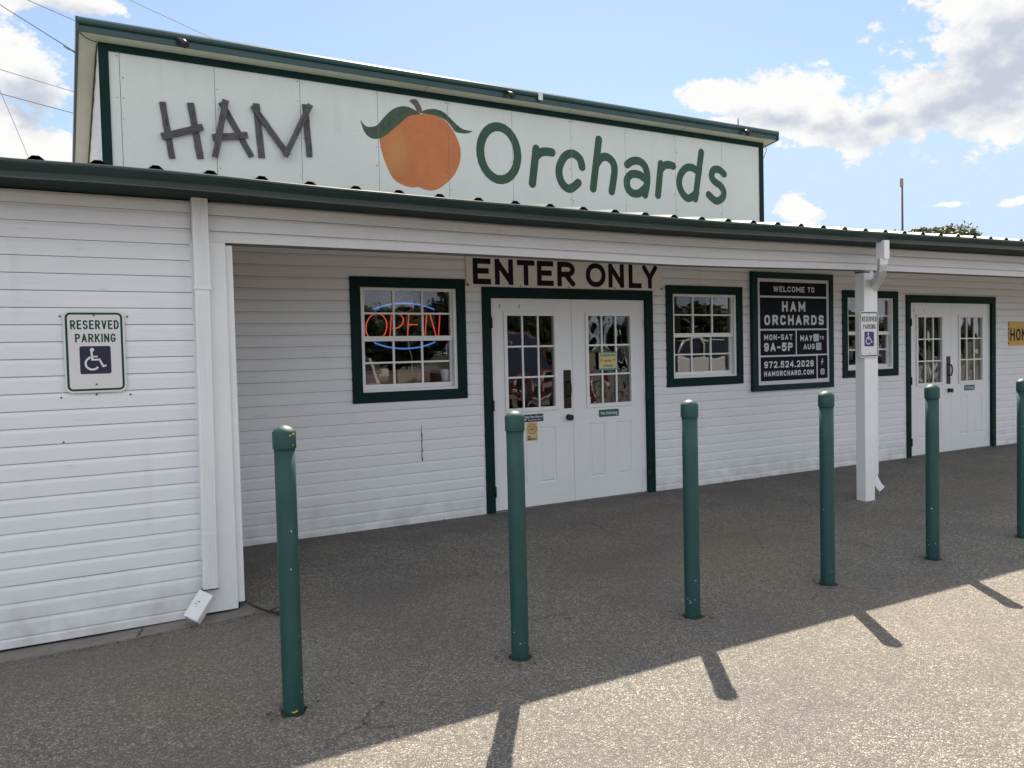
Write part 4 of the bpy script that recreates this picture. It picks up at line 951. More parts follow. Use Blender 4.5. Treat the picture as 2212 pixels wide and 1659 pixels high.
# --- HAM made of barn boards: three wooden letters hung on the sign wall
PL = {'H': [((1.19, 5.108), (1.291, 4.343)), ((1.556, 5.142), (1.661, 4.375)), ((1.162, 4.623), (1.706, 4.818))],
      'A': [((1.97, 5.207), (2.37, 4.472)), ((1.83, 4.686), (2.319, 4.774)), ((2.024, 5.23), (1.851, 4.403))],
      'M': [((2.458, 5.252), (2.513, 4.473)), ((3.178, 5.335), (3.222, 4.559)), ((2.402, 5.207), (2.895, 4.538)), ((3.238, 5.316), (2.837, 4.512))]}
for i, (ch, pl) in enumerate(PL.items()):
    t = empty('wooden_letter', 'grey weathered wooden plank letter %s on the cream sign wall' % ch, 'letter', (pl[0][1][0], YU-0.02, pl[0][1][1]), 'wooden letters spelling a name')
    for j, (a, b) in enumerate(pl):
        a, b = Vector(a), Vector(b); d = (b-a).normalized(); nn = Vector((-d.y, d.x)); w = 0.088*random.uniform(.92, 1.06)
        y1 = YU-0.004-0.026*(0 if j < 2 and not (ch == 'A' and j == 1) else (1 if j == 2 or ch == 'A' else 2)); y0 = y1-0.024
        if ch == 'A' and j == 2: y1 -= .026; y0 -= .026
        if ch == 'M' and j == 3: y1 -= .026; y0 -= .026
        mb = MB(); 
        def P3(u, v, y): q = a+d*u+nn*v; return (q.x, y, q.y)
        Lh = (b-a).length; n = 10; R_ = []
        for k_ in range(n+1):
            u = Lh*k_/n; e1 = random.uniform(-.003, .003); e2 = random.uniform(-.003, .003)
            R_.append([P3(u, -w/2+e1, y1), P3(u, w/2+e2, y1), P3(u, w/2+e2, y0), P3(u, -w/2+e1, y0)])
        mb.loft(R_)
        pk = mb.build('plank', M['bark'], None); pk.parent = t; pk.matrix_parent_inverse = Matrix.Translation(-Vector(t.location))
        mb = MB()
        for kk in (0.06, 0.94):
            q = a+d*Lh*kk; mb.tube([(q.x, y0+.001, q.y), (q.x, y0-.003, q.y)], .008, 8, False)
        for kk in range(5):
            u = random.uniform(.1, .8)*Lh; v = random.uniform(-.3, .3)*w; q0 = a+d*u+nn*v; q1 = q0+d*random.uniform(.05, .14)
            for p in stroke_polys([q0, (q0+q1)/2+nn*.002, q1], .006, cap='butt'): mb.face([(r_.x, y0-.0012-kk*.00005, r_.y) for r_ in p])
        nl = mb.build('nails', M['crack'], None); nl.parent = pk
# --- spotlights on the upper fascia
for x, lab, dx in ((1.40, 'black spotlight on the upper fascia above the wooden letters', .1), (6.55, 'black spotlight on the upper fascia above the round capital letter', 0), (12.02, 'black spotlight on the upper fascia at its right end', -.05)):
    t = empty('spotlight', lab, 'spotlight', (x, YF-.04, zf+.06), 'spotlights on the upper fascia')
    mb = MB(); mb.box(-.03, .03, -.03, .0, -.02, .05); o = mb.build('mount', M['black'], t, bevel=.005)
    mb = MB(); mb.tube([(-.01, -.03, .01), (.02+dx*.2, -.07, -.03), (.05+dx*.3, -.10, -.085)], .04, 12, True, [.022, .042, .05]); mb.build('lamp_head', M['black'], t)
mb = MB(); mb.box(7.15, 7.24, YF-.055, YF-.043, zf+.03, zf+.155); tag(mb.build('junction_plate', M['signwhite'], bevel=.01), 'small white plate on the upper fascia right of the middle spotlight', 'plate')
t = empty('roof_antenna', 'thin antenna rod standing on the right end of the upper roof edge', 'antenna', (12.15, YF+.25, zf+.12))
mb = MB(); mb.tube([(0, 0, 0), (0, 0, .30)], .014, 6); mb.build('rod', M['wire'], t)
t = empty('roof_vent', 'low domed vent cap beside the antenna on the upper roof', 'vent', (12.42, YF+.3, zf+.12))
mb = MB(); mb.ball((0, 0, .03), .17, 16, 6, (1, 1, .62), True); mb.build('cap', M['roofm'], t)

# ------------------------------------------------------------------ signs
# ENTER ONLY board
t = empty('entrance_board', 'beige board with black ENTER ONLY lettering over the nearer double door', 'sign', (4.25, YR-.015, 2.28))
def kid(o, t): o.parent = t; o.matrix_parent_inverse = Matrix.Translation(-Vector(t.location)); return o
mb = MB(); mb.box(3.100, 5.420, YR-.034, YR-.016, 2.139, 2.46); kid(mb.build('board', M['board'], bevel=.002), t)
for ch, x0, x1 in (('E', 3.168, 3.357), ('N', 3.400, 3.598), ('T', 3.643, 3.837), ('E', 3.864, 4.053), ('R', 4.097, 4.306), ('O', 4.436, 4.681), ('N', 4.716, 4.914), ('L', 4.974, 5.142), ('Y', 5.153, 5.354)):
    zt_ = 2.400; zb_ = 2.158; mb = MB(); flat(mb, text_polys(ch, x0, x1, zb_, zt_, 0.215, p=2.15), YR-.0350); kid(mb.build('letter', M['vblack'], label='letter '+ch), t)
for i, (x, z) in enumerate([(3.115, 2.151), (3.675, 2.151), (4.232, 2.152), (4.794, 2.154), (5.405, 2.156)]):
    mb = MB(); r_ = .013 if i in (0, 4) else .008; mb.tube([(x, YR-.0345, z), (x, YR-.038, z)], r_, 10, False); mb.tube([(x, YR-.0382, z), (x, YR-.0392, z)], r_*.45, 8, False); kid(mb.build('screw', M['screw']), t)

# WELCOME sign
t = empty('welcome_sign', 'tall dark green framed WELCOME TO sign with opening hours, between two windows', 'sign', (7.41, YR-.02, 1.69))
X0, X1, Z0, Z1 = 6.722, 8.097, 1.005, 2.381; ys = YR-.048
mb = MB(); mb.box(X0+.03, X1-.03, ys+.006, YR-.015, Z0+.03, Z1-.03); kid(mb.build('backing', M['signwhite']), t)
for q in ((X0, X1, Z1-.072, Z1), (X0, X1, Z0, Z0+.068), (X0, X0+.085, Z0+.0685, Z1-.0725), (X1-.066, X1, Z0+.0685, Z1-.0725)):
    mb = MB(); mb.box(q[0], q[1], ys-.012, YR-.014, q[2], q[3]); kid(mb.build('frame_board', M['signframe'], bevel=.003), t)
for q in ((6.853, 7.988, 2.110, 2.270), (6.855, 7.989, 1.725, 2.088), (6.857, 7.441, 1.417, 1.704), (7.461, 7.990, 1.418, 1.706), (6.857, 7.799, 1.118, 1.397), (7.820, 7.997, 1.120, 1.401)):
    mb = MB(); mb.box(q[0], q[1], ys+.004, ys+.0058, q[2], q[3]); kid(mb.build('panel', M['signgreen']), t)
yl = ys+.0036
def words(txt, x0, x1, z0, z1, wt=.19, gap=.22, p=3.0, m='signwhite', par=t, yy=None):
    mb = MB(); flat(mb, text_polys(txt, x0, x1, z0, z1, wt+.005, gap, p), yl if yy is None else yy, None, 0.00004); return kid(mb.build('lettering', M[m], label='lettering '+txt), par)
words('WELCOME', 7.075, 7.600, 2.156, 2.222, .21); words('TO', 7.655, 7.771, 2.156, 2.222, .21)
words('HAM', 7.216, 7.611, 1.926, 2.046, .23, .34); words('ORCHARDS', 6.921, 7.934, 1.768, 1.886, .23, .30)
words('MON-SAT', 6.915, 7.384, 1.594, 1.659, .21, .26); words('9A-5P', 6.912, 7.387, 1.462, 1.561, .23, .26)
words('MAY', 7.520, 7.729, 1.576, 1.645, .21, .26); words('TO', 7.857, 7.931, 1.592, 1.634, .2, .3); words('AUG', 7.574, 7.768, 1.476, 1.541, .21, .26)
words('972.524.2028', 6.912, 7.748, 1.268, 1.346, .21, .24); words('HAMORCHARD.COM', 6.910, 7.746, 1.172, 1.232, .22, .26)
mb = MB(); f_ = [stroke_polys([(7.897, 1.289), (7.897, 1.333)]+arc(7.915, 1.336, .018, .017, 180, 90, 5), .013, cap='butt'), stroke_polys([(7.884, 1.322), (7.920, 1.322)], .011, cap='butt')]
flat(mb, f_, yl, None, .0001); kid(mb.build('lettering', M['signwhite'], label='small letter f emblem'), t)
mb = MB(); ring(mb, rrect(7.868, 7.940, 1.166, 1.236, .02), rrect(7.878, 7.930, 1.176, 1.226, .013), yl)
ring(mb, arc(7.904, 1.201, .019, .019, 0, 345, 23), arc(7.904, 1.201, .010, .010, 0, 345, 23), yl); mb.box(7.919, 7.925, yl, yl+.0003, 1.216, 1.222); kid(mb.build('lettering', M['signwhite'], label='small camera outline emblem'), t)
M['patch'] = mat('blue_white_sticker', (0.50, 0.56, 0.63), .5)
M['patchink'] = mat('faint_blue_ink', (0.25, 0.36, 0.48), .5)
mb = MB(); mb.box(7.748, 7.842, yl-.001, yl, 1.570, 1.660); kid(mb.build('date_sticker', M['patch']), t)
mb = MB(); mb.box(7.792, 7.884, yl-.001, yl, 1.465, 1.553); kid(mb.build('date_sticker', M['patch']), t)
words('14', 7.808, 7.868, 1.480, 1.538, .16, .2, 2.2, 'patchink', t, yl-.0014)

# RESERVED PARKING signs
def wheelchair(mb, cx, cz, s_, y):
    P = lambda a, b: (cx+(a-.5)*s_, cz+(b-.5)*s_)
    st = [stroke_polys([P(.37, .83), P(.385, .50)], .075*s_, cap='butt'), stroke_polys([P(.345, .485), P(.64, .485), P(.76, .22), P(.865, .255)], .068*s_, cap='butt'),
          stroke_polys([P(.38, .605), P(.58, .605)], .055*s_, cap='butt'),
          stroke_polys([P(.31, .595)]+[P(.385+.235*math.cos(math.radians(a)), .335+.235*math.sin(math.radians(a))) for a in range(120, 336, 12)], .075*s_, cap='butt')]
    st.append([[Vector(P(.39+.075*math.cos(k*math.pi/8), .87+.075*math.sin(k*math.pi/8))) for k in range(16)]])
    return flat(mb, st, y, None, .0002)
def parking_sign(cx, z0, z1, w, y, blue, label):
    t = empty('parking_sign', label, 'parking sign', (cx, y, z0), 'reserved parking signs')
    x0, x1 = cx-w/2, cx+w/2; k = w/.305
    mb = MB(); slab(mb, rrect(x0, x1, z0, z1, .035*k), y-.003, y); kid(mb.build('plate', M['rsign']), t)
    mb = MB(); ring(mb, rrect(x0+.010*k, x1-.010*k, z0+.010*k, z1-.010*k, .028*k), rrect(x0+.0215*k, x1-.0215*k, z0+.0215*k, z1-.0215*k, .017*k), y-.0034); kid(mb.build('border', M['rgreen']), t)
    H = z1-z0
    for txt, a, b, c, d in (('RESERVED', .115, .905, .775, .885), ('PARKING', .185, .845, .615, .720)):
        mb = MB(); flat(mb, text_polys(txt, x0+w*a, x0+w*b, z0+H*c, z0+H*d, .165, .13, 2.3), y-.0034, None, .00003); kid(mb.build('lettering', M['rgreen'], label='lettering '+txt), t)
    s_ = .155*k*1.0; cz = z0+H*.398
    mb = MB(); sl_ = rrect(cx-s_/2, cx+s_/2, cz-s_/2, cz+s_/2, .012*k); mb.face([(a, y-.0034, b) for a, b in sl_]); kid(mb.build('emblem_square', M[blue]), t)
    mb = MB(); wheelchair(mb, cx, cz+.004*k, s_*.92, y-.0038); kid(mb.build('wheelchair_emblem', M['rsign']), t)
    for zz in (z1-.026*k, z0+.045*k):
        mb = MB(); mb.tube([(cx, y-.003, zz), (cx, y-.006, zz)], .006*k, 8, False); kid(mb.build('bolt', M['screw']), t)
    return t
parking_sign(-0.012, 1.336, 1.804, .314, -.012, 'rblue', 'larger reserved parking sign with wheelchair emblem on the white wall at left')
parking_sign(6.818, 1.385, 1.842, .287, -.010, 'rblue2', 'narrow reserved parking sign with wheelchair emblem on the white porch post')
# HONEY sign
t = empty('honey_sign', 'yellow HONEY sign with black letters on the wall right of the far door', 'sign', (12.3, YR-.02, 1.63))
mb = MB(); mb.box(11.972, 12.85, YR-.024, YR-.014, 1.453, 1.809); kid(mb.build('plate', M['yellow']), t)
mb = MB(); flat(mb, text_polys('HONEY', 12.000, 12.720, 1.526, 1.705, .19, .16, 2.3), YR-.0246, None, .00005); kid(mb.build('lettering', M['vblack']), t)
for zz in (1.49, 1.56, 1.63, 1.70, 1.77):
    mb = MB(); mb.box(11.964, 11.9715, YR-.022, YR-.015, zz-.01, zz+.01); kid(mb.build('edge_tab', M['vblack']), t)

# door plates and papers
yd = YR+.006-.0006
t = empty('no_soliciting_plate', 'teal No Soliciting plate on the right leaf of the nearer double door', 'plate', (4.718, yd, .875), 'no soliciting plates')
mb = MB(); slab(mb, rrect(4.592, 4.843, .837, .911, .008), yd-.003, yd); kid(mb.build('plate', M['teal']), t)
kid(small_text('No Soliciting', 4.718, .874, yd-.0036, .044, M['signwhite'], None, .92, off=.0006), t)
t = empty('no_soliciting_plate', 'teal No Soliciting plate on the right leaf of the far double door', 'plate', (11.02, yd, .875), 'no soliciting plates')
mb = MB(); slab(mb, rrect(10.90, 11.15, .84, .914, .008), yd-.003, yd); kid(mb.build('plate', M['teal']), t)
kid(small_text('No Soliciting', 11.025, .877, yd-.0036, .044, M['signwhite'], None, .92, off=.0006), t)
t = empty('no_pets_plate', 'dark No Pets Allowed plate on the left leaf of the nearer double door', 'plate', (3.80, yd, .875))
mb = MB(); slab(mb, rrect(3.672, 3.922, .838, .912, .008), yd-.003, yd); kid(mb.build('plate', M['teal2']), t)
kid(small_text('No Pets Allowed', 3.823, .886, yd-.0036, .033, M['signwhite'], None, .82, off=.0006), t)
kid(small_text('Except Service Animals', 3.823, .857, yd-.0036, .019, M['signwhite'], None, .82, off=.0004), t)
mb = MB(); ring(mb, arc(3.705, .874, .026, .026, 0, 345, 23), arc(3.705, .874, .020, .020, 0, 345, 23), yd-.0036)
flat(mb, [stroke_polys([(3.69, .89), (3.72, .858)], .006, cap='butt'), stroke_polys([(3.697, .868), (3.713, .872)], .012, cap='butt')], yd-.0038, None, .0002); kid(mb.build('emblem', M['signwhite']), t)
t = empty('no_smoking_sticker', 'tan NO SMOKING sticker with orange ring on the nearer door below the pets plate', 'sticker', (3.79, yd, .742))
mb = MB(); mb.box(3.730, 3.854, yd-.0012, yd-.0002, .653, .832); kid(mb.build('sheet', M['sticker']), t)
mb = MB(); ring(mb, arc(3.792, .770, .052, .052, 0, 345, 23), arc(3.792, .770, .043, .043, 0, 345, 23), yd-.0018); flat(mb, [stroke_polys([(3.760, .803), (3.824, .737)], .009, cap='butt')], yd-.0018); kid(mb.build('ring', M['orange']), t)
mb = MB(); flat(mb, [stroke_polys([(3.763, .762), (3.795, .762)], .010, cap='butt'), stroke_polys(smooth_path([(3.800, .770), (3.812, .775), (3.806, .789), (3.790, .794), (3.798, .806)], 4), .004, cap='butt'), stroke_polys(smooth_path([(3.806, .764), (3.820, .775), (3.815, .79)], 4), .004, cap='butt')], yd-.0024, None, .0001); kid(mb.build('cigarette', M['black']), t)
kid(small_text('NO', 3.757, .691, yd-.0018, .026, M['black'], None, .85, off=.001), t); kid(small_text('SMOKING', 3.786, .669, yd-.0018, .026, M['black'], None, .85, off=.001), t)
t = empty('paper_notice', 'yellow paper notice with teal edge on the glass of the nearer double door', 'notice', (4.708, yd, 1.41))
yn = YR-.006
mb = MB(); mb.box(4.596, 4.822, yn, yn+.001, 1.318, 1.500); kid(mb.build('backing_paper', M['tealp']), t)
mb = MB(); mb.box(4.600, 4.818, yn-.0012, yn-.0002, 1.335, 1.486); kid(mb.build('sheet', M['paper']), t)
for s_, zz in (('HALF BUSHEL BOXES', 1.466), ('ARE SOLD', 1.410), ('AT PAVILION', 1.358)): kid(small_text(s_, 4.709, zz, yn-.0018, .026, M['black'], None, .80, off=.0008), t)
for xx in (4.628, 4.788):
    mb = MB(); mb.tube([(xx, yn-.0012, 1.418), (xx, yn-.002, 1.418)], .013, 10, False); kid(mb.build('peach_dot', M['card']), t)

# neon sign behind the first window
t = empty('neon_open_sign', 'lit neon OPEN sign, red letters inside a blue oval, behind the first window', 'neon sign', (2.53, YR+.09, 1.77))
yn = YR+.085
def ntube(paths, m, nm, r=.0056):
    mb = MB()
    for p in paths: mb.tube([(a, yn, b) for a, b in p], r, 8)
    return kid(mb.build(nm, M[m]), t)
ntube([arc(2.536, 1.778, .42, .204, 47, 134, 30)], 'neonb', 'oval_tube', .0068); ntube([arc(2.53, 1.778, .42, .204, 226, 314, 30)], 'neonb', 'oval_tube', .0068)
def sh(p): return [(a+(b-1.78)*0.10, b) for a, b in p]
ntube([sh(arc(2.262, 1.77, .097, .118, 0, 360, 28))], 'neonr', 'letter_tube')
ntube([sh([(2.395, 1.655), (2.395, 1.886)]), sh(smooth_path([(2.388, 1.886), (2.46, 1.888), (2.507, 1.850), (2.507, 1.800), (2.465, 1.762), (2.410, 1.757)]))], 'neonr', 'letter_tube')
ntube([sh([(2.66, 1.883), (2.562, 1.883), (2.562, 1.655), (2.66, 1.655)]), sh([(2.562, 1.790), (2.655, 1.790)])], 'neonr', 'letter_tube')
ntube([sh([(2.735, 1.655), (2.735, 1.900)]), sh([(2.765, 1.895), (2.855, 1.655)]), sh([(2.868, 1.655), (2.868, 1.905)])], 'neonr', 'letter_tube')
mb = MB(); mb.tube([(2.45, yn+.03, 1.98), (2.53, yn+.03, 2.06), (2.61, yn+.03, 2.05), (2.63, yn+.03, 1.93), (2.55, yn+.03, 1.90), (2.45, yn+.03, 1.92)], .004, 6); mb.tube([(2.56, yn+.03, 1.90), (2.575, yn+.03, 1.58), (2.60, yn+.03, 1.50), (2.60, yn+.03, 1.30)], .006, 6); kid(mb.build('cord', M['tube']), t)
mb = MB(); mb.box(2.12, 2.98, YR+.10, YR+.36, 1.205, 1.232); kid(mb.build('window_shelf', M['card'], store, label='wooden shelf behind the first window'), store)
# cup and box on the shelf
t = empty('foam_cup', 'white foam cup standing behind the lower right pane of the first window', 'cup', (2.93, YR+.120, 1.233))
mb = MB(); mb.tube([(0, 0, 0), (0, 0, .125)], .03, 18, True, [.030, .044]); mb.build('cup_body', M['cup'], t)
mb = MB(); mb.tube([(0, 0, .125), (0, 0, .133), (0, 0, .1331), (0, 0, .142)], .046, 18, True, [.047, .047, .040, .038]); mb.build('lid', M['cup'], t)
t = empty('cardboard_box', 'brown cardboard box lying on the shelf behind the first window', 'box', (2.52, YR+.24, 1.233))
mb = MB(); mb.box(-.38, .30, -.03, .12, 0, .12); mb.build('box_body', M['card'], t, bevel=.004)
mb = MB(); mb.hexa([(-.38, -.032, .12), (.30, -.032, .12), (.30, .05, .12), (-.38, .05, .12), (-.38, -.07, .145), (.30, -.07, .145), (.30, -.068, .148), (-.38, -.068, .148)]); mb.build('flap', M['card'], t)

# ------------------------------------------------------------------ bollards
BX = [0.6154, 1.7314, 2.8538, 3.9799, 5.064, 6.203]
BLAB = ['leftmost green steel bollard, nearest the viewer, with yellow paint chips on its cap', 'green steel bollard standing in front of the nearer double door', 'green steel bollard in front of the middle window', 'green steel bollard in front of the welcome sign', 'green steel bollard in front of the far double door, one yellow chip low down', 'green steel bollard cut off by the right edge of the picture']
bol = empty('bollard', BLAB[0], 'bollard', (BX[0], -1.80, 0), 'bollards in a row before the store')
R_ = .0435
mb = MB(); nseg = 28
zs = [-.05, .02, .3, .6, .9, 1.13]; rings = [[(R_*math.cos(2*math.pi*k/nseg), R_*math.sin(2*math.pi*k/nseg), z_) for k in range(nseg)] for z_ in zs]
mb.loft(rings, smooth=True); mb.build('post', M['bollard'], bol)
mb = MB(); Rc = .0487; prof = [(R_, 1.122), (Rc-.001, 1.124), (Rc, 1.127), (Rc, 1.1935), (Rc-.0012, 1.1965), (Rc-.004, 1.1995), (.040, 1.2055), (.030, 1.2125), (.018, 1.2180), (.008, 1.2205), (.001, 1.2212)]
mb.loft([[(r_*math.cos(2*math.pi*k/nseg), r_*math.sin(2*math.pi*k/nseg), z_) for k in range(nseg)] for r_, z_ in prof], smooth=True); mb.build('cap', M['bollard'], bol, bevel=0)
bols = [bol]
for i in range(1, 6):
    c = bol.copy(); COL.objects.link(c); c.location = (BX[i], -1.80, 0); c['label'] = BLAB[i]
    for ch in bol.children:
        d = ch.copy(); COL.objects.link(d); d.parent = c
    c.rotation_euler.z = i*1.3; bols.append(c)
def chip(bo, ang, z_, w, h, m, R=R_+.0008, rot0=0.0):
    mb = MB(); P = []
    for k in range(7):
        t_ = 2*math.pi*k/7; rr_ = random.uniform(.6, 1.0); P.append((math.cos(t_)*w/2*rr_, math.sin(t_)*h/2*rr_))
    P3 = []
    for a, b in P:
        th = ang+a/R-bo.rotation_euler.z; P3.append((R*math.cos(th), R*math.sin(th), z_+b))
    mb.face(P3); mb.build('paint_chip', m, bo)
A0 = math.radians(-90)
def face_ang(i, off):                                         # off: -1 left rim .. 1 right rim as seen from the lot
    v = Vector((CAM.x-BX[i], CAM.y+1.80)); return math.atan2(v.y, v.x)+math.asin(off)
chip(bols[0], face_ang(0, .72), 1.187, .022, .014, M['ylw'], .0514); chip(bols[0], face_ang(0, .5), 1.181, .014, .010, M['ylw'], .0514); chip(bols[0], face_ang(0, .66), 1.140, .007, .006, M['wht'], .0514)
for of, z_, w, h, m in ((.1, .015, .03, .012, 'ylw'), (.3, .02, .012, .008, 'ylw'), (.8, .33, .010, .006, 'ylw'), (.85, .15, .010, .006, 'ylw'), (.35, .78, .006, .010, 'wht'), (.2, .62, .006, .008, 'wht'), (.8, .09, .006, .01, 'wht')): chip(bols[0], face_ang(0, of), z_, w, h, M[m])
for i in range(1, 6):
    for _ in range(random.choice([3, 5, 6])): chip(bols[i], face_ang(i, random.uniform(-.7, .7)), random.choice([random.uniform(.03, .22), random.uniform(.08, .14), random.uniform(.3, 1.0)]), random.uniform(.004, .009), random.uniform(.004, .009), M['wht'])
chip(bols[4], face_ang(4, -.1), .36, .014, .012, M['ylw'])
for i, bo in enumerate(bols):                                # dark ragged ring on the pavement round each foot
    mb = MB(); P = []; Q = []
    for k in range(26):
        t_ = 2*math.pi*k/26; r_ = random.uniform(.052, .066); P.append((r_*math.cos(t_), r_*math.sin(t_), .0022)); Q.append((.03*math.cos(t_), .03*math.sin(t_), .0022))
    for k in range(26): mb.face([Q[k], P[k], P[(k+1) % 26], Q[(k+1) % 26]])
    mb.build('foot_ring', M['crack'], bo)

BXL = BX
M['litter'] = mat('dry_leaf_litter', (0.07, 0.05, 0.035), .9)
# ------------------------------------------------------------------ loose gravel along the walls
mb = MB(); rr = random.Random(11)
for _ in range(420):
    x = rr.uniform(-1, 12); y = rr.choice([rr.uniform(-.9, 1.4), rr.uniform(1.30, 1.45), rr.uniform(-3.0, 1.4)]); s_ = rr.uniform(.002, .005) if rr.random() < .97 else rr.uniform(.008, .013)
    if x < .85 and y > -.45: continue
    c = Vector((x, y, gz(x, y)+s_*.3)); a = rr.uniform(0, 6.3)
    pts = [c+Vector((math.cos(a+k*2.09)*s_*rr.uniform(.7, 1.3), math.sin(a+k*2.09)*s_*rr.uniform(.7, 1.3), -s_*.4)) for k in range(3)]; tp = c+Vector((0, 0, s_*.6))
    for k in range(3): mb.face([pts[k], pts[(k+1) % 3], tp])
mb.build('loose_gravel', M['pebble'], kind='stuff')
mb = MB(); rr = random.Random(31)
for _ in range(900):
    if rr.random() < .6: x = rr.uniform(.8, 12.5); y = YR-.02-abs(rr.gauss(0, .05))
    elif rr.random() < .5: x = rr.uniform(-1.2, .9); y = -.17-abs(rr.gauss(0, .05))
    else: i_ = rr.randrange(6); a = rr.uniform(0, 6.3); x = BXL[i_]+math.cos(a)*rr.uniform(.05, .13); y = -1.8+math.sin(a)*rr.uniform(.05, .13)
    s_ = rr.uniform(.004, .012); a = rr.uniform(0, 6.3); c = Vector((x, y, gz(x, y)+.004+s_*.2)); u = Vector((math.cos(a), math.sin(a), rr.uniform(-.3, .3)))*s_; v = Vector((-math.sin(a), math.cos(a), rr.uniform(-.3, .5)))*s_*.5
    mb.face([c-u, c+v, c+u, c-v])
mb.build('leaf_litter', M['litter'], kind='stuff')
# dead twig at the corner of the footing
mb = MB(); mb.tube([(0.765, .03, -.02), (0.80, -.10, -.03), (0.85, -.22, -.035), (0.90, -.33, -.03), (0.93, -.36, -.02)], .006, 5, True, [.004, .006, .008, .012, .005]); mb.tube([(0.86, -.25, -.03), (0.90, -.29, -.005), (.93, -.31, .0)], .004, 5)
mb.tube([(0.90, -.33, -.03), (0.95, -.345, -.01), (.975, -.33, -.005)], .006, 5)
tag(mb.build('dead_twig', M['crack']), 'dark dead twig on the pavement at the foot of the left corner board', 'twig')

# ------------------------------------------------------------------ wires, pole
def pt(u, v, Y):
    d = fw*1729.63 + r2*(u-1106) - u2*(v-829.5); return CAM+d*((Y-CAM.y)/d.y)
def sagline(A, B, n=14, s_=.3):
    return [A.lerp(B, i/n)-Vector((0, 0, 4*s_*(i/n)*(1-i/n))) for i in range(n+1)]
WR = [('uppermost power line over the top left corner of the picture', (60, 0), (475, 224), 25, .016, 0), ]
def wire(label, A, B, r_, s_=.12, group='overhead cables behind the store'):
    mb = MB(); mb.tube(sagline(A, B, 16, s_), r_, 6); return tag(mb.build('overhead_cable', M['wire']), label, 'cable', group)
def ext(u0, v0, u1, v1, a, b, Y): # points on a sky line, continued both ways behind or past the frame
    A = pt(u0, v0, Y); B = pt(u1, v1, Y); d = B-A; return A-d*a, B+d*b
wire('cable running into the top left corner of the tall sign wall', *ext(60, 0, 330, 118, 3, .4, 26), .014, 0)
wire('long thin cable rising over the tall sign wall from its middle', *ext(280, 0, 475, 90, 2, 1.5, 28), .012, 0)
wire('upper of the two near-parallel cables passing low behind the sign wall', *ext(0, 150, 158, 198, 4, 1.0, 30), .012, 0)
wire('lower of the two near-parallel cables passing low behind the sign wall', *ext(0, 202, 157, 244, 4, 1.0, 30), .016, 0)
A = pt(0, 195, 30); B = pt(66, 350, 30); wire('steep thin guy cable at the far left of the picture', A-(B-A)*.6, B+(B-A)*1.2, .011, 0)
A = pt(0, 10, 6.75); B = pt(163, 113, 6.75); A2 = A-(B-A)*5; mb = MB(); mb.tube([A2, B], .006, 6)
C_ = pt(137, 99, 6.75); mb.tube([C_, C_.lerp(B, .35), C_.lerp(B, .65), B], .01, 6, True, [.008, .016, .010, .016]); tag(mb.build('overhead_cable', M['wire']), 'service cable hooked to the left edge of the upper roof', 'cable', 'overhead cables behind the store')
t = empty('utility_pole', 'tall thin pole with a tan box on top, far behind the low roof', 'pole', (36.5, 20, -.1))
mb = MB(); mb.tube([(0, 0, 0), (0.02, 0, 5), (.0, 0, 9.55)], .1, 8, True, [.06, .055, .045]); mb.build('shaft', M['pole'], t)
mb = MB(); mb.box(-.10, .03, -.06, .06, 9.45, 9.86); mb.build('box', M['bulb'], t, bevel=.02)

# ------------------------------------------------------------------ trees
def make_tree(name, label, loc, H, Rr, trunk_h, m, seed, n=5200, leaf=.16, group=None):
    rr = random.Random(seed); t = empty(name, label, 'tree', loc, group)
    mb = MB(); mb.tube([(0, 0, -.2), (.05, .02, trunk_h*.5), (.0, .05, trunk_h), (.1, 0, H*.7)], .2, 9, True, [.30, .22, .18, .06])
    cl = []
    for k in range(9):
        a = k*2.4+rr.random(); e = rr.uniform(.25, 1.0); L0 = Rr*rr.uniform(.5, .8)
        q = Vector((math.cos(a)*L0*math.cos(e), math.sin(a)*L0*math.cos(e), trunk_h+(H-trunk_h)*rr.uniform(.35, .72)))
        mb.tube([(0, .04, trunk_h*.9), (q.x*.5, q.y*.5, (trunk_h+q.z)/2), q], .08, 6, True, [.11, .07, .03]); cl.append((q, Rr*rr.uniform(.34, .50)))
    cl.append((Vector((0, 0, H-Rr*.42)), Rr*.46)); 
    for k in range(14):
        a = rr.uniform(0, 6.28); z_ = trunk_h+(H-trunk_h)*rr.uniform(.15, .85); f_ = math.sqrt(max(.05, 1-((z_-(trunk_h+H)/2)/((H-trunk_h)/2))**2))
        cl.append((Vector((math.cos(a)*Rr*.72*f_, math.sin(a)*Rr*.72*f_, z_)), Rr*rr.uniform(.22, .34)))
    if seed == 4:
        for k in range(16):
            a = k*2.4; q_ = Rr*.62*math.sqrt((k+.5)/16); cl.append((Vector((math.cos(a)*q_, math.sin(a)*q_, H-.62-.9*(q_/Rr)**2*2.2)), .62)); cl.append(cl[-1])
    mb.build('trunk', M['trunk'], t)
    mb = MB()
    for i in range(n):
        c, r_ = cl[rr.randrange(len(cl))]
        d = Vector((rr.gauss(0, 1), rr.gauss(0, 1), rr.gauss(0, 1))).normalized(); rad = r_*rr.random()**.4*rr.uniform(.85, 1.12)
        p = c+Vector((d.x*rad, d.y*rad, d.z*rad*.85)); u = Vector((rr.gauss(0, 1), rr.gauss(0, 1), rr.gauss(0, .6))).normalized(); v = u.cross(d).normalized()
        s_ = leaf*rr.uniform(.6, 1.3); w_ = s_*.55
        mb.face([p-u*s_, p+v*w_, p+u*s_, p-v*w_])
    mb.build('crown', M[m], t); return t
def copy_tree_(o, loc, rz_, sc, label):
    c = o.copy(); COL.objects.link(c); c.location = loc; c.rotation_euler.z = rz_; c.scale = sc; c['label'] = label
    for ch in o.children:
        d = ch.copy(); COL.objects.link(d); d.parent = c
    return c
